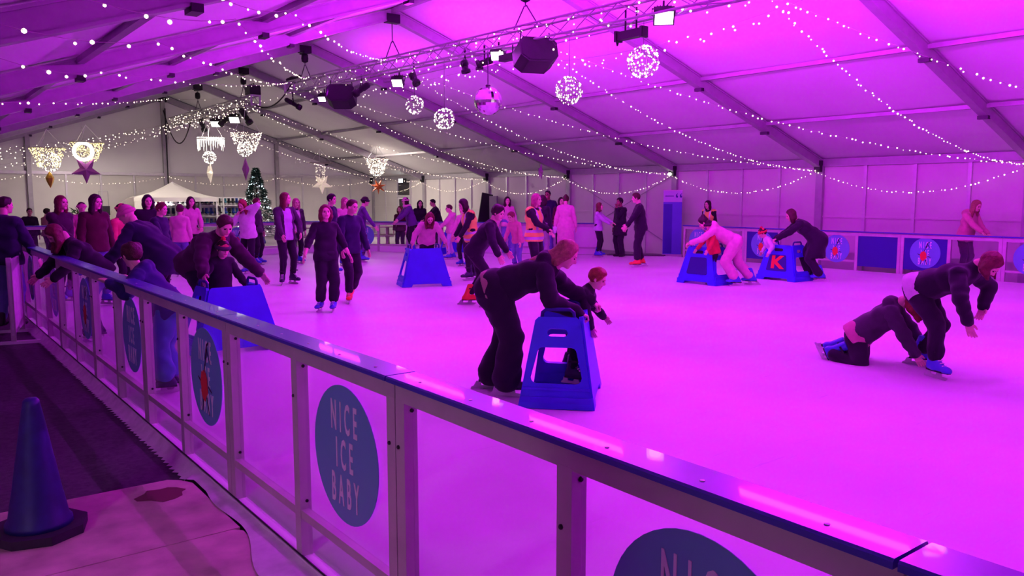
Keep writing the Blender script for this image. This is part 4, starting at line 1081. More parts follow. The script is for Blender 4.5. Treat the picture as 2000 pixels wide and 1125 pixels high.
# ---- head, one unit = head height, origin at head centre, +y forward
def make_head():
    P = [ell((0, -.07, .10), (.335, .42, .40), .05), ell((0, .07, -.14), (.275, .33, .36), .10), cap((-.05, .28, -.40), (.05, .28, -.40), .085, .085, .08),
         cap((-.17, .30, .12), (.17, .30, .12), .05, .05, .06), cap((0, .37, .06), (0, .445, -.10), .03, .055, .03), cap((-.045, .40, -.12), (.045, .40, -.12), .035, .035, .02),
         cap((-.20, .24, -.08), (-.17, .20, -.16), .09, .08, .06), cap((.20, .24, -.08), (.17, .20, -.16), .09, .08, .06),
         ell((-.345, -.03, -.03), (.045, .085, .12), .02), ell((.345, -.03, -.03), (.045, .085, .12), .02),
         ell((-.135, .41, .025), (.085, .09, .05), .035, neg=True), ell((.135, .41, .025), (.085, .09, .05), .035, neg=True),
         cap((-.07, .355, -.235), (.07, .355, -.235), .028, .028, .02), cap((-.06, .35, -.285), (.06, .35, -.285), .030, .030, .02),
         ell((0, .40, -.262), (.10, .05, .010), .012, neg=True),
         cap((0, -.08, -.30), (0, -.12, -.62), .21, .20, .08)]
    v, q = surface_nets(P, .042)
    fc = v[q].mean(1); mi = np.zeros(len(q), int)
    mi[(np.abs(fc[:, 0]) < .115) & (fc[:, 2] < -.205) & (fc[:, 2] > -.315) & (fc[:, 1] > .33)] = 2
    ex = []
    for s in (-1, 1):
        ve, qe = surface_nets([ell((s*.135, .325, .025), (.062, .045, .038), .01)], .02); ex.append((ve, qe, 1))
        ve, qe = surface_nets([cap((s*.08, .372, .098), (s*.20, .325, .108), .020, .012, .01)], .018); ex.append((ve, qe, 3))
    V, Q, M = [v], [q], [mi]; o = len(v)
    for ve, qe, m in ex: V.append(ve); Q.append(qe+o); M.append(np.full(len(qe), m)); o += len(ve)
    return np.concatenate(V), np.concatenate(Q), np.concatenate(M)
HEAD = make_head()
# ---- hand, unit = hand length, wrist at origin, fingers to +z, palm looks to -y, thumb to +x
def make_hand(curl):
    P = [cap((0, 0, -.18), (0, 0, .08), .125, .12, .05), ell((0, 0, .28), (.215, .09, .26), .05), cap((-.15, 0, .44), (.15, 0, .46), .075, .075, .04)]
    for x, L, sp in ((-.165, .34, -.10), (-.058, .42, -.03), (.055, .46, .03), (.165, .43, .09)):
        p = V3(x, 0, .46); ang = 0
        for seg, c in ((.44, curl), (.32, curl*1.15), (.24, curl*.8)):
            ang += c; d = V3(math.sin(sp)*math.cos(ang), -math.sin(ang), math.cos(ang)*math.cos(sp)); e = p+d*L*seg
            P.append(cap(p, e, .056, .048, .012)); p = e
    P += [cap((.13, -.02, .12), (.27, -.07, .30), .085, .07, .04), cap((.27, -.07, .30), (.30, -.12-.1*curl, .46), .062, .05, .02)]
    return surface_nets(P, .034)
HANDS = {'open': make_hand(.16), 'grip': make_hand(1.0)}
# ---- skate, metres for a 1.7 m person: ankle joint at (0,0,.135) over the ice; toe to +y
def make_skate(m, name):
    P = [cap((0, -.02, .33), (0, -.03, .16), .058, .050, .03), cap((0, -.05, .115), (0, .02, .115), .048, .046, .04), cap((0, .02, .11), (0, .15, .098), .046, .040, .04), ell((0, .165, .098), (.046, .055, .038), .02),
         cap((0, .0, .20), (0, .08, .135), .035, .03, .03), ('-p', V3(0, 0, .35), V3(0, 0, 1)), ('-p', V3(0, 0, .075), V3(0, 0, -1))]
    v, q = surface_nets(P, .013)
    boot = np_mesh(name, v, q, [m]); return boot
SK_BLUE = mat('skate_blue', (.05, .09, .62), .35, coat=.3); SK_ORANGE = mat('skate_orange', (.80, .10, .03), .35, coat=.3); SK_BLACK = mat('skate_black', (.03, .03, .07), .35)
BOOTS = {'blue': make_skate(SK_BLUE, 'skate'), 'orange': make_skate(SK_ORANGE, 'skate'), 'black': make_skate(SK_BLACK, 'skate')}
BLADE = MB().plate([(-.14, 0), (.15, 0), (.175, .018), (.175, .030), (.10, .032), (.085, .075), (.035, .075), (.02, .034), (-.05, .034), (-.06, .075), (-.11, .075), (-.12, .030), (-.14, .018)], [], .008, (0, 0, 0), (0,1,0), (0,0,1)).mesh('blade', M_ALU_L)
SOLE = MB().plate([(.03, -.09), (.045, .0), (.045, .12), (.02, .20), (-.02, .20), (-.045, .12), (-.045, 0), (-.03, -.09)], [], .016, (0, 0, .079), (1,0,0), (0,1,0)).mesh('sole', M_BLK)
LACES = MB()
for i in range(4): LACES.box((0, .045+.028*i, .208-.022*i), (.05, .010, .010))
LACES = LACES.mesh('laces', M_WHITE)
BUCK = MB().box((0, .012, .275), (.122, .10, .022)).mesh('strap', M_DMET)
def make_shoe():
    P = [cap((0, -.05, .06), (0, .05, .055), .05, .046, .03), cap((0, .05, .05), (0, .15, .04), .045, .036, .03), cap((0, -.04, .10), (0, -.035, .16), .048, .046, .03), ('-p', V3(0, 0, .005), V3(0, 0, -1))]
    v, q = surface_nets(P, .015); return np_mesh('shoe', v, q, [mat('dark_shoe', (.03, .025, .03), .5)])
SHOE = make_shoe()
# ---- materials for skin, hair, cloth
SKIN = [mat('skin_light', (.78, .50, .40), .5, spec=.35), mat('skin_mid', (.66, .40, .29), .5, spec=.35), mat('skin_brown', (.30, .16, .10), .5, spec=.35)]
M_EYE = mat('eye_dark', (.03, .02, .02), .25); LIPS = mat('lips', (.55, .20, .20), .5)
HAIRC = {k: mat('hair_'+k, c, .55, spec=.4, bump=.6, bscale=70, noise=.3, nscale=30) for k, c in
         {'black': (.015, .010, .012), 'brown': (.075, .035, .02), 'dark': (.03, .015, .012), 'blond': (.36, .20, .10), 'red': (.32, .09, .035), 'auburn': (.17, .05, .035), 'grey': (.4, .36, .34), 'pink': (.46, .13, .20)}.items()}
CL = {}
def cloth(k, c=None, **kw):
    if c is not None and k not in CL: CL[k] = mat('cloth_'+k, c, kw.pop('rough', .85), spec=.2, noise=.12, nscale=14, bump=.25, bscale=220, sheen=.15, **kw)
    return CL[k]
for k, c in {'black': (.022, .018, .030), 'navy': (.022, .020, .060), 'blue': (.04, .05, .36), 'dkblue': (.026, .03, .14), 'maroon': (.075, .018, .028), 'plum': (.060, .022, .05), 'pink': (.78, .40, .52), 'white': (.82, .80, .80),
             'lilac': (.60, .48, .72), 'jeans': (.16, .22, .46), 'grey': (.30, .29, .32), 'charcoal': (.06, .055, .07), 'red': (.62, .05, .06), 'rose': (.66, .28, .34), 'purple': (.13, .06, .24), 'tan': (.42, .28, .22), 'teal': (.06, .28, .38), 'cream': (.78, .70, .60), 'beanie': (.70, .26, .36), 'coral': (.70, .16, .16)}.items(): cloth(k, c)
M_VIS = mat('hi_vis_yellow', (.90, .95, .12), .7, sheen=.2); M_REFL = mat('reflective_band', (.62, .60, .66), .3, .3)
def rotm(ax, deg):
    return np.array(Matrix.Rotation(math.radians(deg), 3, ax))
def ik(a, t, l1, l2, pole):
    d = t-a; L = np.linalg.norm(d); mx = (l1+l2)*.995
    if L > mx: t = a+d/L*mx; d = t-a; L = mx
    u = d/L; x = (l1*l1-l2*l2+L*L)/(2*L); h = math.sqrt(max(l1*l1-x*x, 1e-8))
    p = np.asarray(pole, float); p = p-u*(p@u); nn = np.linalg.norm(p)
    p = p/nn if nn > 1e-6 else V3(0, 1, 0)
    return a+u*x+p*h, t
PEOPLE = []
NSEED = [0]
def person(label, at, H=1.70, face=0, lean=0, side=0, twist=0, hp=0, hy=0, ht=0, lh=(-.15, .05, .46), rh=(.15, .05, .46), lf=(-.06, 0, 0), rf=(.06, 0, 0), fy=(12, -12),
           pz=None, py=0, top='black', legs='black', sleeve=1.0, coat=0.0, bulk=1.0, lbulk=1.0, feet='blue', hair=('short', 'brown'), skin=0, hands='open', z=0.0, hood=False, vest=False,
           collar=None, shirt=None, hat=None, scarf=None, bag=None, hang=None, grp=None, hem=None, shorts=None, cup=False, kneel=False, glasses=False, elbow=None, mask=None, apron=None, footpitch=(0, 0), tl=.74):
    NSEED[0] += 1; sd = NSEED[0]
    depth = (Vector(at)-CAMP).dot(CF); ppm = FPX/depth
    vb = min(.030, max(.013, 2.6/ppm)); vc = vb*.95
    skz = {'blue': .135, 'orange': .135, 'black': .135}.get(feet, .10)*max(.8, H/1.7)
    # hip height: legs nearly straight unless given
    leg1, leg2 = .245*H, .245*H
    hipz = (skz+.975*(leg1+leg2)) if pz is None else pz*H
    Pv = V3(0, py*H, hipz+.02*H)
    Rt = rotm('Z', twist*.0) @ rotm('Y', side) @ rotm('X', -lean)     # torso frame
    def T(x, y, zz): return Pv+Rt @ V3(x*H, y*H, zz*H)
    Rsh = Rt @ rotm('Z', twist)
    HLp, HRp = Pv+V3(-.052*H, 0, -.02*H), Pv+V3(.052*H, 0, -.02*H)
    spineR = Rt
    waist, chest, neck = T(0, 0, .10), T(0, .004, .215), T(0, -.004, .315)
    SLp = neck+Rsh @ V3(-.098*H, 0, -.030*H); SRp = neck+Rsh @ V3(.098*H, 0, -.030*H)
    # head
    hh = .12+.062*H
    Rn = Rt @ rotm('X', lean*.55)
    hb = neck+Rn @ V3(0, .012*H, .040*H)
    Rh = rotm('Z', hy) @ rotm('X', -hp) @ rotm('Y', ht)
    hc = hb+Rn @ V3(0, .02*H, 0)*.6+Rh @ V3(0, .08*hh, .52*hh)
    # limbs
    a1, a2 = .168*H, .150*H
    el = elbow or ((-.6, -.7, -.5), (.6, -.7, -.5))
    def hp_(t): return V3(t[0]*H, t[1]*H, t[2]*H)
    Lel, Lw = ik(SLp, hp_(lh), a1, a2, V3(*el[0])); Rel, Rw = ik(SRp, hp_(rh), a1, a2, V3(*el[1]))
    Lan0, Ran0 = V3(lf[0]*H, lf[1]*H, lf[2]*H+skz), V3(rf[0]*H, rf[1]*H, rf[2]*H+skz)
    kp = (V3(-.15, 1, 0), V3(.15, 1, 0))
    Lk, La = ik(HLp, Lan0, leg1, leg2, kp[0]); Rk, Ra = ik(HRp, Ran0, leg1, leg2, kp[1])
    rz = head_to(at, face)
    root = empty('person', (at[0], at[1], z), rz, label, 'person', grp or 'people at the ice rink')
    PEOPLE.append(root)
    sm = SKIN[skin]
    # ---- body: one continuous figure
    B = []
    def torso(P, g, k=.05, bl=1.0):
        P += [cap(T(-.034, 0, .0), T(.034, 0, .0), .068*H*bl+g, .068*H*bl+g, k), cap(T(-.028, 0, .10), T(.028, 0, .10), .060*H*bl+g, .060*H*bl+g, k),
              cap(T(-.045, .0, .205), T(.045, .0, .205), .064*H*bl+g, .064*H*bl+g, k), cap(SLp, SRp, .036*H+g, .036*H+g, k), cap(T(0, 0, .0), T(0, 0, .22), .055*H+g, .055*H+g, k), cap(T(0, .0, .20), neck, .06*H+g, .030*H+g, k)]
    def arms(P, g, fr=1.0, k=.02, bl=1.0):
        for S, E, W in ((SLp, Lel, Lw), (SRp, Rel, Rw)):
            P.append(cap(S, E, .034*H*bl+g, .028*H*bl+g, k))
            if fr > .05: P.append(cap(E, E+(W-E)*min(fr, 1), .027*H*bl+g, (.027-.008*fr)*H*bl+g, k))
    def legp(P, g, fr=1.0, k=.025, bl=1.0):
        for Hh, K, A in ((HLp, Lk, La), (HRp, Rk, Ra)):
            P.append(cap(Hh, K, .054*H*bl+g, .037*H*bl+g, k))
            if fr > .05:
                e = K+(A-K)*min(fr, 1); P.append(cap(K, e, .036*H*bl+g, (.036-.012*fr+.045*(bl-1))*H*bl+g, k))
    torso(B, 0); arms(B, 0); legp(B, 0); B.append(cap(neck-Rn @ V3(0, 0, .02*H), hb+Rn @ V3(0, 0, .03*H), .036*H, .033*H, .02))
    bv, bq = surface_nets(B, max(.018, vb*1.15))
    Vs, Qs, Ms = [bv], [bq], [np.zeros(len(bq), int)]; off = len(bv)
    hv, hq, hm = HEAD
    Vs.append((hv*hh) @ Rh.T+hc); Qs.append(hq+off); Ms.append(hm); off += len(hv)
    for E, W, s in ((Lel, Lw, -1), (Rel, Rw, 1)):
        zd = (W-E)/np.linalg.norm(W-E); hn = V3(-s, 0, 0) if abs(zd[2]) > .6 else V3(0, 0, -1)   # palm inward, or down for a level arm
        yd = -(hn-zd*(hn@zd)); yd /= np.linalg.norm(yd); xd = np.cross(yd, zd)
        if hands == 'grip': pass
        v, q = HANDS[hands if isinstance(hands, str) else hands[0 if s < 0 else 1]]
        v = v.copy()
        # thumb to the front / inside
        want = V3(0, 1, .2) if abs(zd[2]) > .6 else V3(-s, 0, 0)
        if xd@want < 0: v[:, 0] *= -1; q = q[:, ::-1]
        L = .108*H
        Vs.append((v*L) @ np.stack([xd, yd, zd])+W); Qs.append(q+off); Ms.append(np.zeros(len(q), int)); off += len(v)
    browm = HAIRC[hair[1]]
    obj('body', np_mesh('body', np.concatenate(Vs), np.concatenate(Qs), [sm, M_EYE, LIPS, browm], np.concatenate(Ms)), root)
    # ---- trousers
    if legs:
        P = [cap(T(-.034, 0, .0), T(.034, 0, .0), .070*H*lbulk+.010, .070*H*lbulk+.010, .04), cap(T(-.03, 0, .06), T(.03, 0, .06), .062*H+.012, .062*H+.012, .04)]
        legp(P, .012*lbulk, (tl if feet in BOOTS else .93) if shorts is None else shorts, .02, lbulk)
        v, q = surface_nets(P, vc, .005+.006*(lbulk-1), 26, sd)
        obj('trousers', np_mesh('trousers', v, q, [cloth(legs)]), root)
    # ---- top: trunk cut off level at the hem, sleeves set into it
    g = .017*bulk; bw = 1+.20*(bulk-1)
    P = []; torso(P, g, .05, bw)
    hz = .03 if hem else -.055
    if bulk > 1.05: P.append(cap(T(-.036, 0, .085), T(.036, 0, .085), .066*H*bw+g, .066*H*bw+g, .05))
    P.append(cap(T(-.036, 0, -.03), T(.036, 0, -.03), .073*H*bw+g+.006, .073*H*bw+g+.006, .05))
    if coat:
        for Hh, K in ((HLp, Lk), (HRp, Rk)):
            d = (K-Hh)*.5+V3(0, 0, -.5*leg1); d = d/np.linalg.norm(d)
            P.append(cap(Hh, Hh+d*(coat+.05)*H, .070*H+g, .080*H+g, .09))
        P.append(cap((HLp+HRp)/2, (HLp+HRp)/2+V3(0, 0, -(coat+.04)*H), .07*H+g, .085*H+g, .09))
    if hood:
        P += [cap(neck+Rt @ V3(-.05*H, -.055*H, -.01*H), neck+Rt @ V3(.05*H, -.055*H, -.01*H), .042*H, .042*H, .03), cap(neck+Rt @ V3(0, -.06*H, .0), neck+Rt @ V3(0, -.05*H, -.07*H), .045*H, .025*H, .03)]
    if collar: P.append(cap(neck+Rn @ V3(0, .0, -.005*H), neck+Rn @ V3(0, .006*H, .035*H), .050*H, .044*H, .02))
    if coat: P.append(('-p', (HLp+HRp)/2+V3(0, 0, -(coat+.035)*H), V3(0, 0, -1)))
    else: P.append(('-p', T(0, 0, hz), -(Rt @ V3(0, 0, 1))))
    v, q = surface_nets(P, vc, .0045+.005*(bulk-1), 22, sd+3)
    A_ = []; fr = .95 if sleeve >= 1 else max(0, (sleeve-.5)*2)*.95; sb = 1+.25*(bulk-1)
    for S, E, W in ((SLp, Lel, Lw), (SRp, Rel, Rw)):
        A_.append(cap(S, E, .036*H*sb+.012*bulk, .031*H*sb+.010*bulk, .02))
        if fr > .05: A_.append(cap(E, E+(W-E)*fr, .030*H*sb+.010*bulk, (.030-.006*fr)*H*sb+.009*bulk, .02))
    v2, q2 = surface_nets(A_, vc, .004+.006*(bulk-1), 34, sd+5)
    nt_ = len(q); q = np.concatenate([q, q2+len(v)]); v = np.concatenate([v, v2])
    mi = None; tm = [cloth(top)]
    if shirt:
        fc = (v[q].mean(1)-Pv) @ Rt; tm = [cloth(top), cloth(shirt)]
        mi = ((np.abs(fc[:, 0]) < .050*H) & (fc[:, 1] > .0) & (fc[:, 2] < .31*H) & (np.arange(len(q)) < nt_)).astype(int)
    nm = 'coat' if coat > .1 else ('jacket' if bulk > 1.05 else 'sweatshirt')
    obj(nm, np_mesh(nm, v, q, tm, mi), root)
    if hem:
        w = [cap(T(-.032, 0, -.02), T(.032, 0, -.02), .088*H+g, .088*H+g, .04), cap(T(-.03, 0, .03), T(.03, 0, .03), .068*H+g, .068*H+g, .04)]
        w += [('-p', T(0, 0, .06), Rt @ V3(0, 0, 1)), ('-p', T(0, 0, -.04), -(Rt @ V3(0, 0, 1)))]
        v, q = surface_nets([(x if x[0] != 'c' else cap(x[1], x[2], x[3]+.006, x[4]+.006, .04)) for x in w], vc); obj('shirt_hem', np_mesh('shirt_hem', v, q, [cloth(hem)]), root)
    if vest:
        P = []; torso(P, g+.022, .05, bw+.04); P.append(cap(T(-.034, 0, -.03), T(.034, 0, -.03), .072*H+g+.022, .072*H+g+.022, .05))
        P += [('-p', T(0, 0, -.075), -(Rt @ V3(0, 0, 1)))]
        for S, E in ((SLp, Lel), (SRp, Rel)): P.append(ell(S+(E-S)*.12, (.052*H+.014,)*3, .02, neg=True))
        P.append(ell(neck+Rn @ V3(0, .02*H, .03*H), (.062*H,)*3, .02, neg=True))
        v, q = surface_nets(P, min(vc, .02)); fc = (v[q].mean(1)-Pv) @ Rt
        zz = fc[:, 2]/H; band = ((zz > .035) & (zz < .065)) | ((zz > -.045) & (zz < -.015)) | ((np.abs(np.abs(fc[:, 0])/H-.065) < .014) & (zz > .065))
        obj('hi_vis_vest', np_mesh('hi_vis_vest', v, q, [M_VIS, M_REFL], band.astype(int)), root)
    # ---- hair / headgear, in the head frame
    def Hd(x, y, zz): return hc+Rh @ (V3(x, y, zz)*hh)
    st, hcol = hair
    if st:
        K = .03*hh/.2
        hv_ = 1.0 if st == 'crop' else 1.07
        P = [ell(Hd(0, -.09, .13), (.375*hh*hv_, .445*hh*hv_, .425*hh*hv_), .02, Rh)]
        if st in ('short', 'crop'): P += [ell(Hd(0, .05, .36), (.28*hh, .30*hh, .17*hh), .03, Rh)]
        if st == 'curly': P += [ell(Hd(.22*math.cos(i*1.05), -.08+.27*math.sin(i*1.05), .24+.16*math.sin(i*2.2)), (.25*hh,)*3, .02) for i in range(7)]+[ell(Hd(0, -.34, -.05), (.28*hh, .2*hh, .24*hh), .02, Rh)]
        if st in ('long', 'bob'):
            L = {'long': 1.35, 'bob': .85}[st]
            dn = V3(0, 0, -1) if hang is None else V3(*hang)/np.linalg.norm(hang)
            for x, y in ((-.27, -.12), (.27, -.12), (-.13, -.30), (.13, -.30), (0, -.32), (-.33, .03), (.33, .03)):
                p = Hd(x, y, .05); l2 = L*hh*(1 if abs(x) < .3 else .85)
                mid = p+(.45*(Rh @ V3(0, -.15, -1))+.55*dn)*l2*.5
                e = mid+dn*l2*.5+V3(0, -.02, 0)*(1 if hang is None else 0)
                P += [cap(p, mid, .16*hh, .16*hh, .03), cap(mid, e, .16*hh, .07*hh, .03)]
        if st == 'pony': P += [cap(Hd(0, -.48, .22), Hd(0, -.58, .0), .10*hh, .12*hh, .02), cap(Hd(0, -.58, .0), Hd(0, -.50, -.55), .12*hh, .05*hh, .03)]
        if st == 'bun': P += [ell(Hd(0, -.38, .46), (.19*hh,)*3, .02)]
        # open the face
        P += [ell(Hd(0, .46, -.16), (.29*hh, .44*hh, .53*hh), .03, Rh, True)]
        if st not in ('long', 'bob'): P += [('-p', Hd(0, -.25, -.28), Rh @ (V3(0, .35, -1)/1.06))] if st not in ('pony', 'curly') else []
        if st == 'crop': P += [('-p', Hd(0, 0, -.02), Rh @ (V3(0, .5, -1)/1.118))]
        v, q = surface_nets(P, max(.011, min(.02, vb*.8)), .0035, 60, sd)
        obj('hair', np_mesh('hair', v, q, [HAIRC[hcol]]), root)
    if hat:
        P = [ell(Hd(0, -.06, .18), (.385*hh, .455*hh, .42*hh), .02, Rh), ('-p', Hd(0, 0, .10), Rh @ V3(0, 0, -1))]
        v, q = surface_nets(P, .013)
        hb_ = obj('hat', np_mesh('hat', v, q, [cloth(hat[0])]), root)
        cz = Hd(0, -.06, .14); ring = [Hd(.372*math.cos(a*math.pi/10), -.06+.442*math.sin(a*math.pi/10), .12) for a in range(21)]
        MB().tube([tuple(r) for r in ring], .028*hh/.2, 6, False).build('hat_band', cloth(hat[0] if len(hat) < 3 else hat[2]), hb_, True)
        if hat[1] == 'pom':
            v, q = surface_nets([ell(Hd(0, -.1, .66), (.15*hh,)*3, .01)], .012, .006, 90, sd); obj('pompom', np_mesh('pompom', v, q, [cloth(hat[0] if len(hat) < 4 else hat[3])]), hb_)
        if hat[1] == 'peak':
            v, q = surface_nets([cap(Hd(-.16, .46, .17), Hd(.16, .46, .17), .12*hh, .12*hh, .02), ('-p', Hd(0, 0, .19), Rh @ V3(0, 0, 1)), ('-p', Hd(0, 0, .14), Rh @ V3(0, 0, -1))], .008)
            if len(q): obj('peak', np_mesh('peak', v, q, [cloth(hat[0])]), hb_)
    if scarf:
        ring = [neck+Rn @ V3(.058*H*math.cos(a*math.pi/8), .012*H+.058*H*math.sin(a*math.pi/8), .022*H) for a in range(17)]
        MB().tube([tuple(r) for r in ring], .026*H, 8, False).build('scarf', cloth(scarf), root, True)
    if glasses:
        for s in (-1, 1): MB().tube([tuple(Hd(s*.14+.085*math.cos(a*math.pi/6), .43, .02+.07*math.sin(a*math.pi/6))) for a in range(13)], .006, 4, False).build('spectacles', M_BLK, root)
    if mask:
        v, q = surface_nets([ell(Hd(0, .30, -.22), (.21*hh, .17*hh, .17*hh), .02, Rh)], .012); obj('face_scarf', np_mesh('face_scarf', v, q, [cloth(mask)]), root)
    if bag:
        v, q = surface_nets([cap(T(-.04, -.12, .10), T(.04, -.12, .10), .05*H, .05*H, .03), cap(T(-.035, -.12, .20), T(.035, -.12, .20), .045*H, .045*H, .03)], .02); obj('backpack', np_mesh('backpack', v, q, [cloth(bag)]), root)
    if cup:
        Wd = Rw+(Rw-Rel)/np.linalg.norm(Rw-Rel)*.07*H
        o = MB().lathe([(.030, -.05), (.042, .06), (.045, .062), (.045, .075), (.02, .078)], 12, tuple(Wd+V3(0, .03, .02))).build('paper_cup', M_WHITE, root, True)
    # ---- skates / shoes
    s_ = max(.78, H/1.7)
    for i, A in ((0, La), (1, Ra)):
        if feet is None: break
        me = BOOTS.get(feet, SHOE)
        o = obj('skate' if feet in BOOTS else 'shoe', me, root); base = A-V3(0, 0, skz)
        Rf = rotm('Z', fy[i]) @ rotm('X', footpitch[i])
        Kn = (Lk, Rk)[i]; d = Rf.T @ (Kn-A); sh = Matrix.Identity(4)
        if d[2] > .05 and abs(footpitch[i]) < 5:      # the boot's shaft follows the shin, the sole stays flat
            sh[0][2] = max(-.3, min(.3, d[0]/d[2])); sh[1][2] = max(-.32, min(.32, d[1]/d[2]))
        o.matrix_parent_inverse = Matrix.Translation(Vector(tuple(A))) @ Matrix([list(r)+[0] for r in Rf]+[[0, 0, 0, 1]]) @ Matrix.Scale(s_, 4) @ sh @ Matrix.Translation((0, 0, -.135 if feet in BOOTS else -.10))
        if feet in BOOTS:
            obj('blade', BLADE, o); obj('sole', SOLE, o); obj('laces', LACES, o); obj('strap', BUCK, o)
    return root
def standd(px, depth): 
    p = dpx(px, depth); return (p.x, p.y, 0)
# ================================================================== the people
# ---- foreground
person('woman in black bending over the foreground skating aid, pale hair blown back', gl(978, 766), 1.66, 82, lean=70, hp=34, py=-.03, pz=.545, top='black', legs='black', bulk=1.6, lbulk=1.45,
       lh=(-.16, .48, .48), rh=(.13, .42, .46), lf=(-.08, -.07, 0), rf=(.07, .04, 0), hair=('long', 'blond'), hang=(0, -1, -.25), hands='grip', hem='tan', hood=True, feet='black', tl=.95)
person('small child in black standing inside the foreground skating aid', gl(1112, 750), 1.0, 74, lean=34, hp=26, top='black', legs='black', bulk=1.3, hair=('short', 'red'), lh=(-.24, .26, .60), rh=(.22, .30, .40), lf=(-.07, -.05, 0), rf=(.07, .05, 0), feet='black', z=.02, collar=True)
person('skater in dark jacket and white top bending over the fallen girl', gl(1806, 724), 1.60, 66, lean=68, hp=58, py=-.06, pz=.50, top='black', legs='black', bulk=1.5, lbulk=1.15, hem='white', hair=('bob', 'auburn'), hang=(0, .35, -1),
       lh=(-.14, .26, .42), rh=(.16, .30, .36), lf=(-.14, -.10, 0), rf=(.14, .12, 0), fy=(15, -25), collar=True, elbow=((-1, .3, -.2), (1, .3, -.2)))
person('fallen girl in dark jacket kneeling on the ice, red hair over her face', gl(1692, 706), 1.50, 80, lean=50, hp=58, py=-.06, pz=.17, top='charcoal', legs='black', bulk=1.6, lbulk=1.2, hair=('long', 'red'), hang=(.0, .6, -1), hem='rose',
       lh=(-.14, .38, .06), rh=(.14, .36, .06), lf=(-.08, -.27, -.03), rf=(.08, -.22, -.03), fy=(0, 0), footpitch=(-62, -62), hood=True, tl=.9, elbow=((-1, 0, .3), (1, 0, .3)))
# ---- right side
person('person in pale pink tracksuit bending to push the aid with the dark window', gl(1432, 557), 1.66, -84, lean=62, hp=40, py=.0, pz=.50, top='pink', legs='pink', bulk=1.2, lbulk=1.3, hood=True, hair=('bun', 'dark'), lh=(-.12, .52, .50), rh=(.12, .50, .50), lf=(-.09, -.02, 0), rf=(.09, -.22, 0), hands='grip')
person('child in red top and knitted hat inside the aid with the dark window', gl(1392, 556), 1.15, -60, lean=12, hp=10, top='red', legs='black', bulk=1.2, hair=('short', 'dark'), hat=('plum', 'band'), mask='purple', lh=(-.2, .25, .56), rh=(.2, .25, .56))
person('woman in long black coat bending to push the aid with the red letter', gl(1590, 549), 1.70, -80, lean=52, hp=26, pz=.50, py=-.02, top='black', legs='black', coat=.18, bulk=1.4, lbulk=1.25, hair=('bob', 'brown'), lh=(-.12, .50, .50), rh=(.14, .46, .50), lf=(-.06, -.06, 0), rf=(.06, .04, 0), fy=(0, -10), hands='grip', tl=.85)
person('small child in white and red pompom hat inside the aid with the red letter', gl(1512, 545), 1.02, -70, lean=40, hp=22, top='white', legs='navy', bulk=1.3, hair=('short', 'dark'), hat=('red', 'pom'), lh=(-.2, .2, .56), rh=(.2, .2, .56))
person('girl in pink hoodie leaning on the right barrier from outside', tuple(atX(1884, 470, 18.75).xy)+(0,), 1.66, 55, lean=14, hp=22, top='rose', legs='black', bulk=1.2, hair=('long', 'blond'), hood=True, feet='shoe', z=-.05, lh=(-.1, .25, .60), rh=(.12, .34, .60))
person('dark-haired marshal in hi-vis vest behind the right barrier', tuple(atX(1386, 440, 18.8).xy)+(0,), 1.60, -35, lean=6, hp=10, top='black', legs='black', bulk=1.1, vest=True, hair=('bob', 'dark'), feet='shoe', z=-.05)
# ---- far right entrance
person('man in black with orange skates near the rink entrance, arm held out', gl(1250, 521), 1.72, -78, lean=6, hp=12, top='black', legs='black', bulk=1.15, lbulk=1.2, hair=('short', 'brown'), feet='orange', lh=(-.12, .30, .52), rh=(.12, .22, .50), lf=(-.10, .06, 0), rf=(.10, -.04, 0), fy=(10, -10))
person('person in black coat with hand to mouth in the rink entrance', standd(1210, 23.6), 1.62, -50, top='black', legs='black', coat=.12, bulk=1.3, hair=('short', 'black'), skin=2, feet='shoe', lh=(-.02, .10, .86), rh=(.16, .03, .48), lbulk=1.2)
person('girl in lilac top and black trousers reaching to the right at the entrance', gl(1168, 502), 1.45, 78, hp=-4, top='lilac', legs='black', hair=('long', 'auburn'), lh=(-.05, .32, .66), rh=(.05, .30, .62), lf=(-.11, 0, 0), rf=(.11, 0, 0), hem=None)
person('woman seen from behind in long pink coat and blue skates', gl(1104, 508), 1.66, 172, hp=10, top='pink', legs='black', coat=.24, bulk=1.35, hair=('bun', 'brown'), lh=(-.20, .02, .46), rh=(.18, .04, .48), lf=(-.04, 0, 0), rf=(.05, -.06, .02))
person('dark-haired girl half hidden behind the woman in the pink coat', standd(1094, 24.0), 1.6, 20, top='maroon', legs='black', hair=('long', 'dark'))
person('tall man in navy standing behind the hi-vis marshal', standd(1070, 24.2), 1.84, -20, top='navy', legs='jeans', bulk=1.15, hair=('crop', 'black'), skin=2, feet='shoe', lh=(-.16, .12, .58), rh=(.14, .16, .60))
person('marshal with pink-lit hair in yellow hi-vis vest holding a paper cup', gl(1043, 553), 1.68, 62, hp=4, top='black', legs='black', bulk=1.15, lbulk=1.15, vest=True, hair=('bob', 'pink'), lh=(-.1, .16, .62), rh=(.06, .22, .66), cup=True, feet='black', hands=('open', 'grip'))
person('dark-haired person close behind the hi-vis marshal with the cup', standd(1058, 21.0), 1.66, 150, top='black', legs='grey', hair=('bob', 'dark'))
person('small girl in pink top and jeans bending left of the hi-vis marshal', gl(1012, 532), 1.32, -40, lean=22, hp=24, top='rose', legs='jeans', hair=('short', 'auburn'), lh=(-.22, .18, .40), rh=(.2, .2, .42))
person('long-haired girl in pale pink top and jeans behind the small girl', gl(990, 497), 1.62, 15, hp=6, top='pink', legs='jeans', hair=('long', 'dark'), lbulk=1.1, lh=(-.20, .06, .50), rh=(.2, .06, .48))
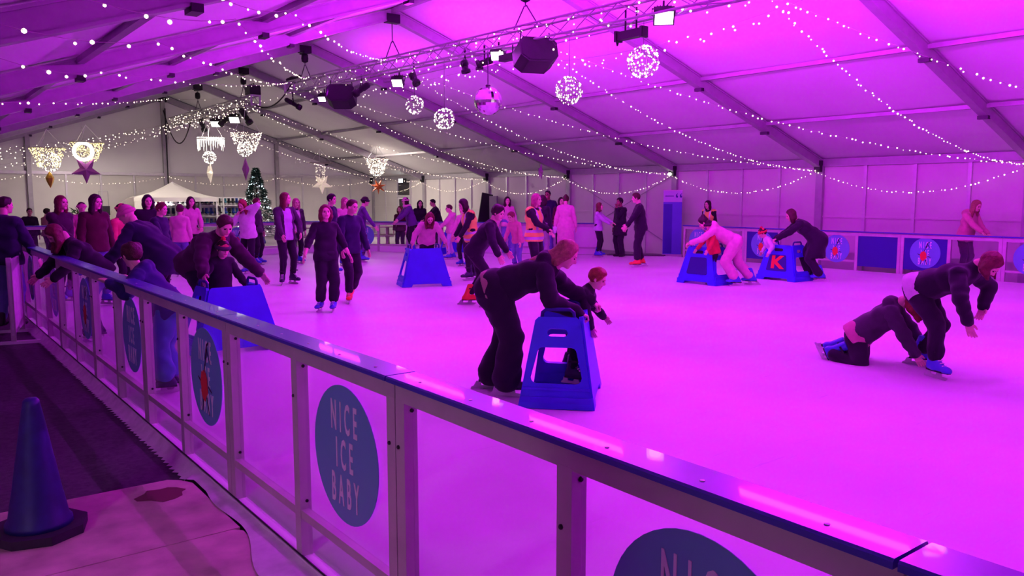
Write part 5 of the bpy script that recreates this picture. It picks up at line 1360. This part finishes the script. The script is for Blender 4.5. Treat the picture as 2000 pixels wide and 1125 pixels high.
# ---- centre
person('boy in black leaning forward on orange skates with both arms out', gl(928, 598), 1.66, 74, lean=34, hp=20, twist=10, hy=-20, top='black', legs='black', bulk=1.2, sleeve=1, hair=('curly', 'dark'), feet='orange', lh=(-.25, .28, .48), rh=(.26, .32, .46), lf=(-.10, -.10, 0), rf=(.08, .14, .0), pz=.52, fy=(20, -10))
person('woman in hi-vis vest and dark boots leaning left beside a child', gl(922, 546), 1.60, -72, lean=10, hp=26, top='black', legs='black', bulk=1.1, vest=True, hair=('bob', 'dark'), feet='black', lh=(-.12, .25, .48), rh=(.1, .26, .46), shorts=.9, lf=(-.06, .06, 0), rf=(.06, -.05, 0))
person('child in pink beside the leaning hi-vis woman', gl(906, 520), 1.42, -30, hp=8, top='pink', legs='black', hair=('short', 'brown'), lh=(-.2, .16, .5), rh=(.16, .16, .5))
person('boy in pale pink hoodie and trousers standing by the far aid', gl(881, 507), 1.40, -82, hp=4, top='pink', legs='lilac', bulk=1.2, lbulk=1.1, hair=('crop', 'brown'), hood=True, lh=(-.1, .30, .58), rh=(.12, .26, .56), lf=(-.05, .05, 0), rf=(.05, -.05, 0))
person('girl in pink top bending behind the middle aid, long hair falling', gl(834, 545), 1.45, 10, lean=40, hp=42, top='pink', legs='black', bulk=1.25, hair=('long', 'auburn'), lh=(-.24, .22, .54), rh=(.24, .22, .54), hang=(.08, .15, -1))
person('woman with glasses, pink headband and fur collar reaching left behind the barrier', standd(806, 25.6), 1.62, -70, lean=16, hp=6, top='purple', legs='black', bulk=1.35, hair=('bob', 'dark'), hat=('pink', 'band'), scarf='pink', glasses=True, lh=(-.14, .40, .56), rh=(.14, .34, .52))
person('dark-haired woman standing behind the woman with the fur collar', standd(822, 28.0), 1.62, 10, top='black', legs='black', hair=('long', 'black'), feet='shoe', z=-.09)
person('man in black leaning left on the corner barrier from outside', standd(858, 27.5), 1.68, -75, lean=14, hp=10, top='black', legs='black', bulk=1.2, hair=('crop', 'black'), skin=1, feet='shoe', z=-.09, lh=(-.12, .40, .58), rh=(.1, .38, .56))
person('person with dark red hair sitting behind the corner barrier', standd(784, 28.6), 1.60, -20, top='maroon', legs='black', hair=('bob', 'auburn'), feet='shoe', z=-.28)
# ---- centre left
person('boy in black with blue skates and long fringe, both arms stretched out', gl(639, 608), 1.50, 22, hp=-2, hy=-10, top='black', legs='black', bulk=1.15, sleeve=.70, lbulk=1.2, hair=('bob', 'auburn'), lh=(-.30, .06, .44), rh=(.32, .12, .47), lf=(-.05, .05, 0), rf=(.06, -.03, 0), fy=(-30, -40))
person('short-haired boy in dark jacket on orange skates behind the boy in black', gl(684, 590), 1.58, 35, hp=8, hy=10, lean=6, top='navy', legs='black', bulk=1.25, hair=('crop', 'brown'), feet='orange', lh=(-.2, .1, .46), rh=(.2, .16, .46), lf=(-.09, -.10, .03), rf=(.05, .06, 0), fy=(-35, -40), lbulk=1.1)
person('dark-haired man in blue jacket behind the two boys', gl(648, 536), 1.68, 60, hp=2, top='navy', legs='black', bulk=1.2, hair=('short', 'black'))
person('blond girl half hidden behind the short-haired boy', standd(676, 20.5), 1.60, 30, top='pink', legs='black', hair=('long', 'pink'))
person('person in black cap behind the short-haired boy, blurred purple jacket', gl(706, 512), 1.62, 100, lean=8, hp=8, top='purple', legs='purple', hair=('short', 'dark'), hat=('black', 'peak'), rh=(.22, .25, .5))
person('woman in dark jacket over lilac top, long dark hair, hands at her waist', gl(560, 555), 1.70, 32, hy=38, hp=0, top='charcoal', legs='black', bulk=1.2, shirt='lilac', hair=('long', 'auburn'), feet='black', lh=(-.12, .13, .60), rh=(.14, .16, .58), lf=(-.09, 0, 0), rf=(.08, .04, 0), fy=(5, -35), elbow=((-1, -.5, -.2), (1, -.5, -.2)))
person('blond girl in white top and dark jacket behind the woman in the lilac top', gl(580, 515), 1.58, 25, hp=6, top='charcoal', shirt='white', legs='black', hair=('long', 'pink'), bulk=1.1, rh=(.12, .18, .56))
person('girl in white cropped hoodie and black leggings, hand on her head, blue skates', gl(488, 536), 1.58, -40, lean=8, hp=26, top='white', legs='black', bulk=1.25, hood=True, hair=('long', 'red'), lh=(-.08, .10, .94), rh=(.10, .10, .84), lf=(-.10, .02, 0), rf=(.08, -.02, 0), fy=(30, 10))
person('person in dark top behind the girl in the white hoodie', gl(503, 518), 1.58, 60, top='charcoal', legs='black', hair=('short', 'auburn'))
# ---- left
person('bent man in dark jacket leaning over the child at the left skating aid', standd(402, 9.9), 1.78, 38, lean=54, hp=34, hy=-14, pz=.50, py=-.10, top='plum', legs='black', bulk=1.8, hair=('short', 'brown'), lh=(-.24, .34, .40), rh=(.30, .36, .42), lf=(-.08, -.05, 0), rf=(.08, .05, 0))
person('child in red and orange knitted hat holding the left skating aid', standd(428, 9.75), 1.10, 25, lean=14, hp=14, top='black', legs='black', bulk=1.3, hair=('short', 'dark'), hat=('coral', 'pom', 'charcoal', 'red'), lh=(-.26, .16, .58), rh=(.34, .20, .60))
person('boy in pale pink sweatshirt seen from behind beside the woman in pink', gl(356, 540), 1.45, 160, hp=6, top='pink', legs='jeans', bulk=1.3, hair=('short', 'brown'))
person('long-haired woman in pink facing the boy in the pale sweatshirt', gl(377, 525), 1.62, 20, hp=2, top='pink', legs='black', hair=('long', 'dark'), lh=(-.1, .14, .62), rh=(.12, .14, .60))
person('dark-haired woman behind the man in the pink hat', standd(296, 15.5), 1.66, 12, hp=6, top='black', legs='black', hair=('bob', 'black'), bulk=1.1)
person('child in dark jacket and red face beside the pink-hatted man', standd(318, 14.5), 1.52, 55, hp=8, top='navy', legs='black', hair=('short', 'auburn'), bulk=1.2, rh=(.18, .25, .5))
person('man in pink knitted hat and navy coat bending to the left, back turned', standd(312, 10.8), 1.76, -122, lean=44, hp=26, hy=15, pz=.52, py=-.05, top='navy', legs='black', bulk=1.9, coat=.08, hair=(None, 'dark'), hat=('beanie', 'plain'), lh=(-.2, .30, .50), rh=(.2, .28, .48), feet='black')
person('person in red jacket half hidden left of the pink-hatted man', standd(240, 14.2), 1.50, 60, hp=10, top='coral', legs='black', bulk=1.3, hair=('short', 'dark'), hat=('coral', 'plain'))
person('boy with curly brown hair in blue hooded coat leaning on the near barrier', (1.99, 7.85, 0), 1.36, -105, z=-.07, lean=36, hp=12, hy=-45, top='dkblue', legs='teal', bulk=1.6, lbulk=1.35, hood=True, hair=('curly', 'brown'), lh=(-.16, .30, .77), rh=(.16, .26, .77), feet='black', py=-.02)
person('girl with long dark hair, maroon sweater and jeans at the left', standd(192, 13.0), 1.66, 28, hp=8, hy=12, top='maroon', legs='jeans', bulk=1.25, hair=('long', 'dark'), lbulk=1.1, lh=(-.17, .04, .46), rh=(.18, .06, .46), lf=(-.08, 0, 0), rf=(.08, .05, 0))
person('girl hanging head down over the near barrier, brown hair falling', (2.0, 11.35, 0), 1.60, -72, z=-.07, lean=44, hp=50, top='black', legs='jeans', bulk=1.4, hair=('long', 'auburn'), hang=(0, .3, -1), lh=(-.14, .32, .52), rh=(.10, .42, .46), feet='black', py=-.06, pz=.53)
person('long-haired girl in dark top with folded arms at the left barrier', standd(126, 13.4), 1.64, 40, hp=2, hy=6, top='plum', legs='black', bulk=1.2, hair=('long', 'auburn'), lh=(.02, .14, .62), rh=(-.02, .16, .60))
person('person in pale pink hat between the two long-haired girls', standd(168, 17.5), 1.50, 10, top='rose', legs='black', hat=('beanie', 'plain'), hair=('short', 'dark'))
person('man in navy jacket standing outside the near barrier at the left edge', (1.30, 13.7, 0), 1.80, 150, hy=-30, hp=4, top='navy', legs='jeans', bulk=1.5, hair=('crop', 'dark'), feet='shoe', z=-.14, rh=(.2, .12, .52), lh=(-.2, .05, .48))
person('man in black sitting behind the back barrier, far left', standd(67, 25.5), 1.6, 12, top='black', legs='black', bulk=1.2, hair=('crop', 'dark'), skin=1, feet='shoe', z=-.30)
person('person in pale top sitting behind the back barrier beside the plant', standd(99, 25.8), 1.58, 120, top='rose', legs='black', hair=('short', 'dark'), feet='shoe', z=-.30)
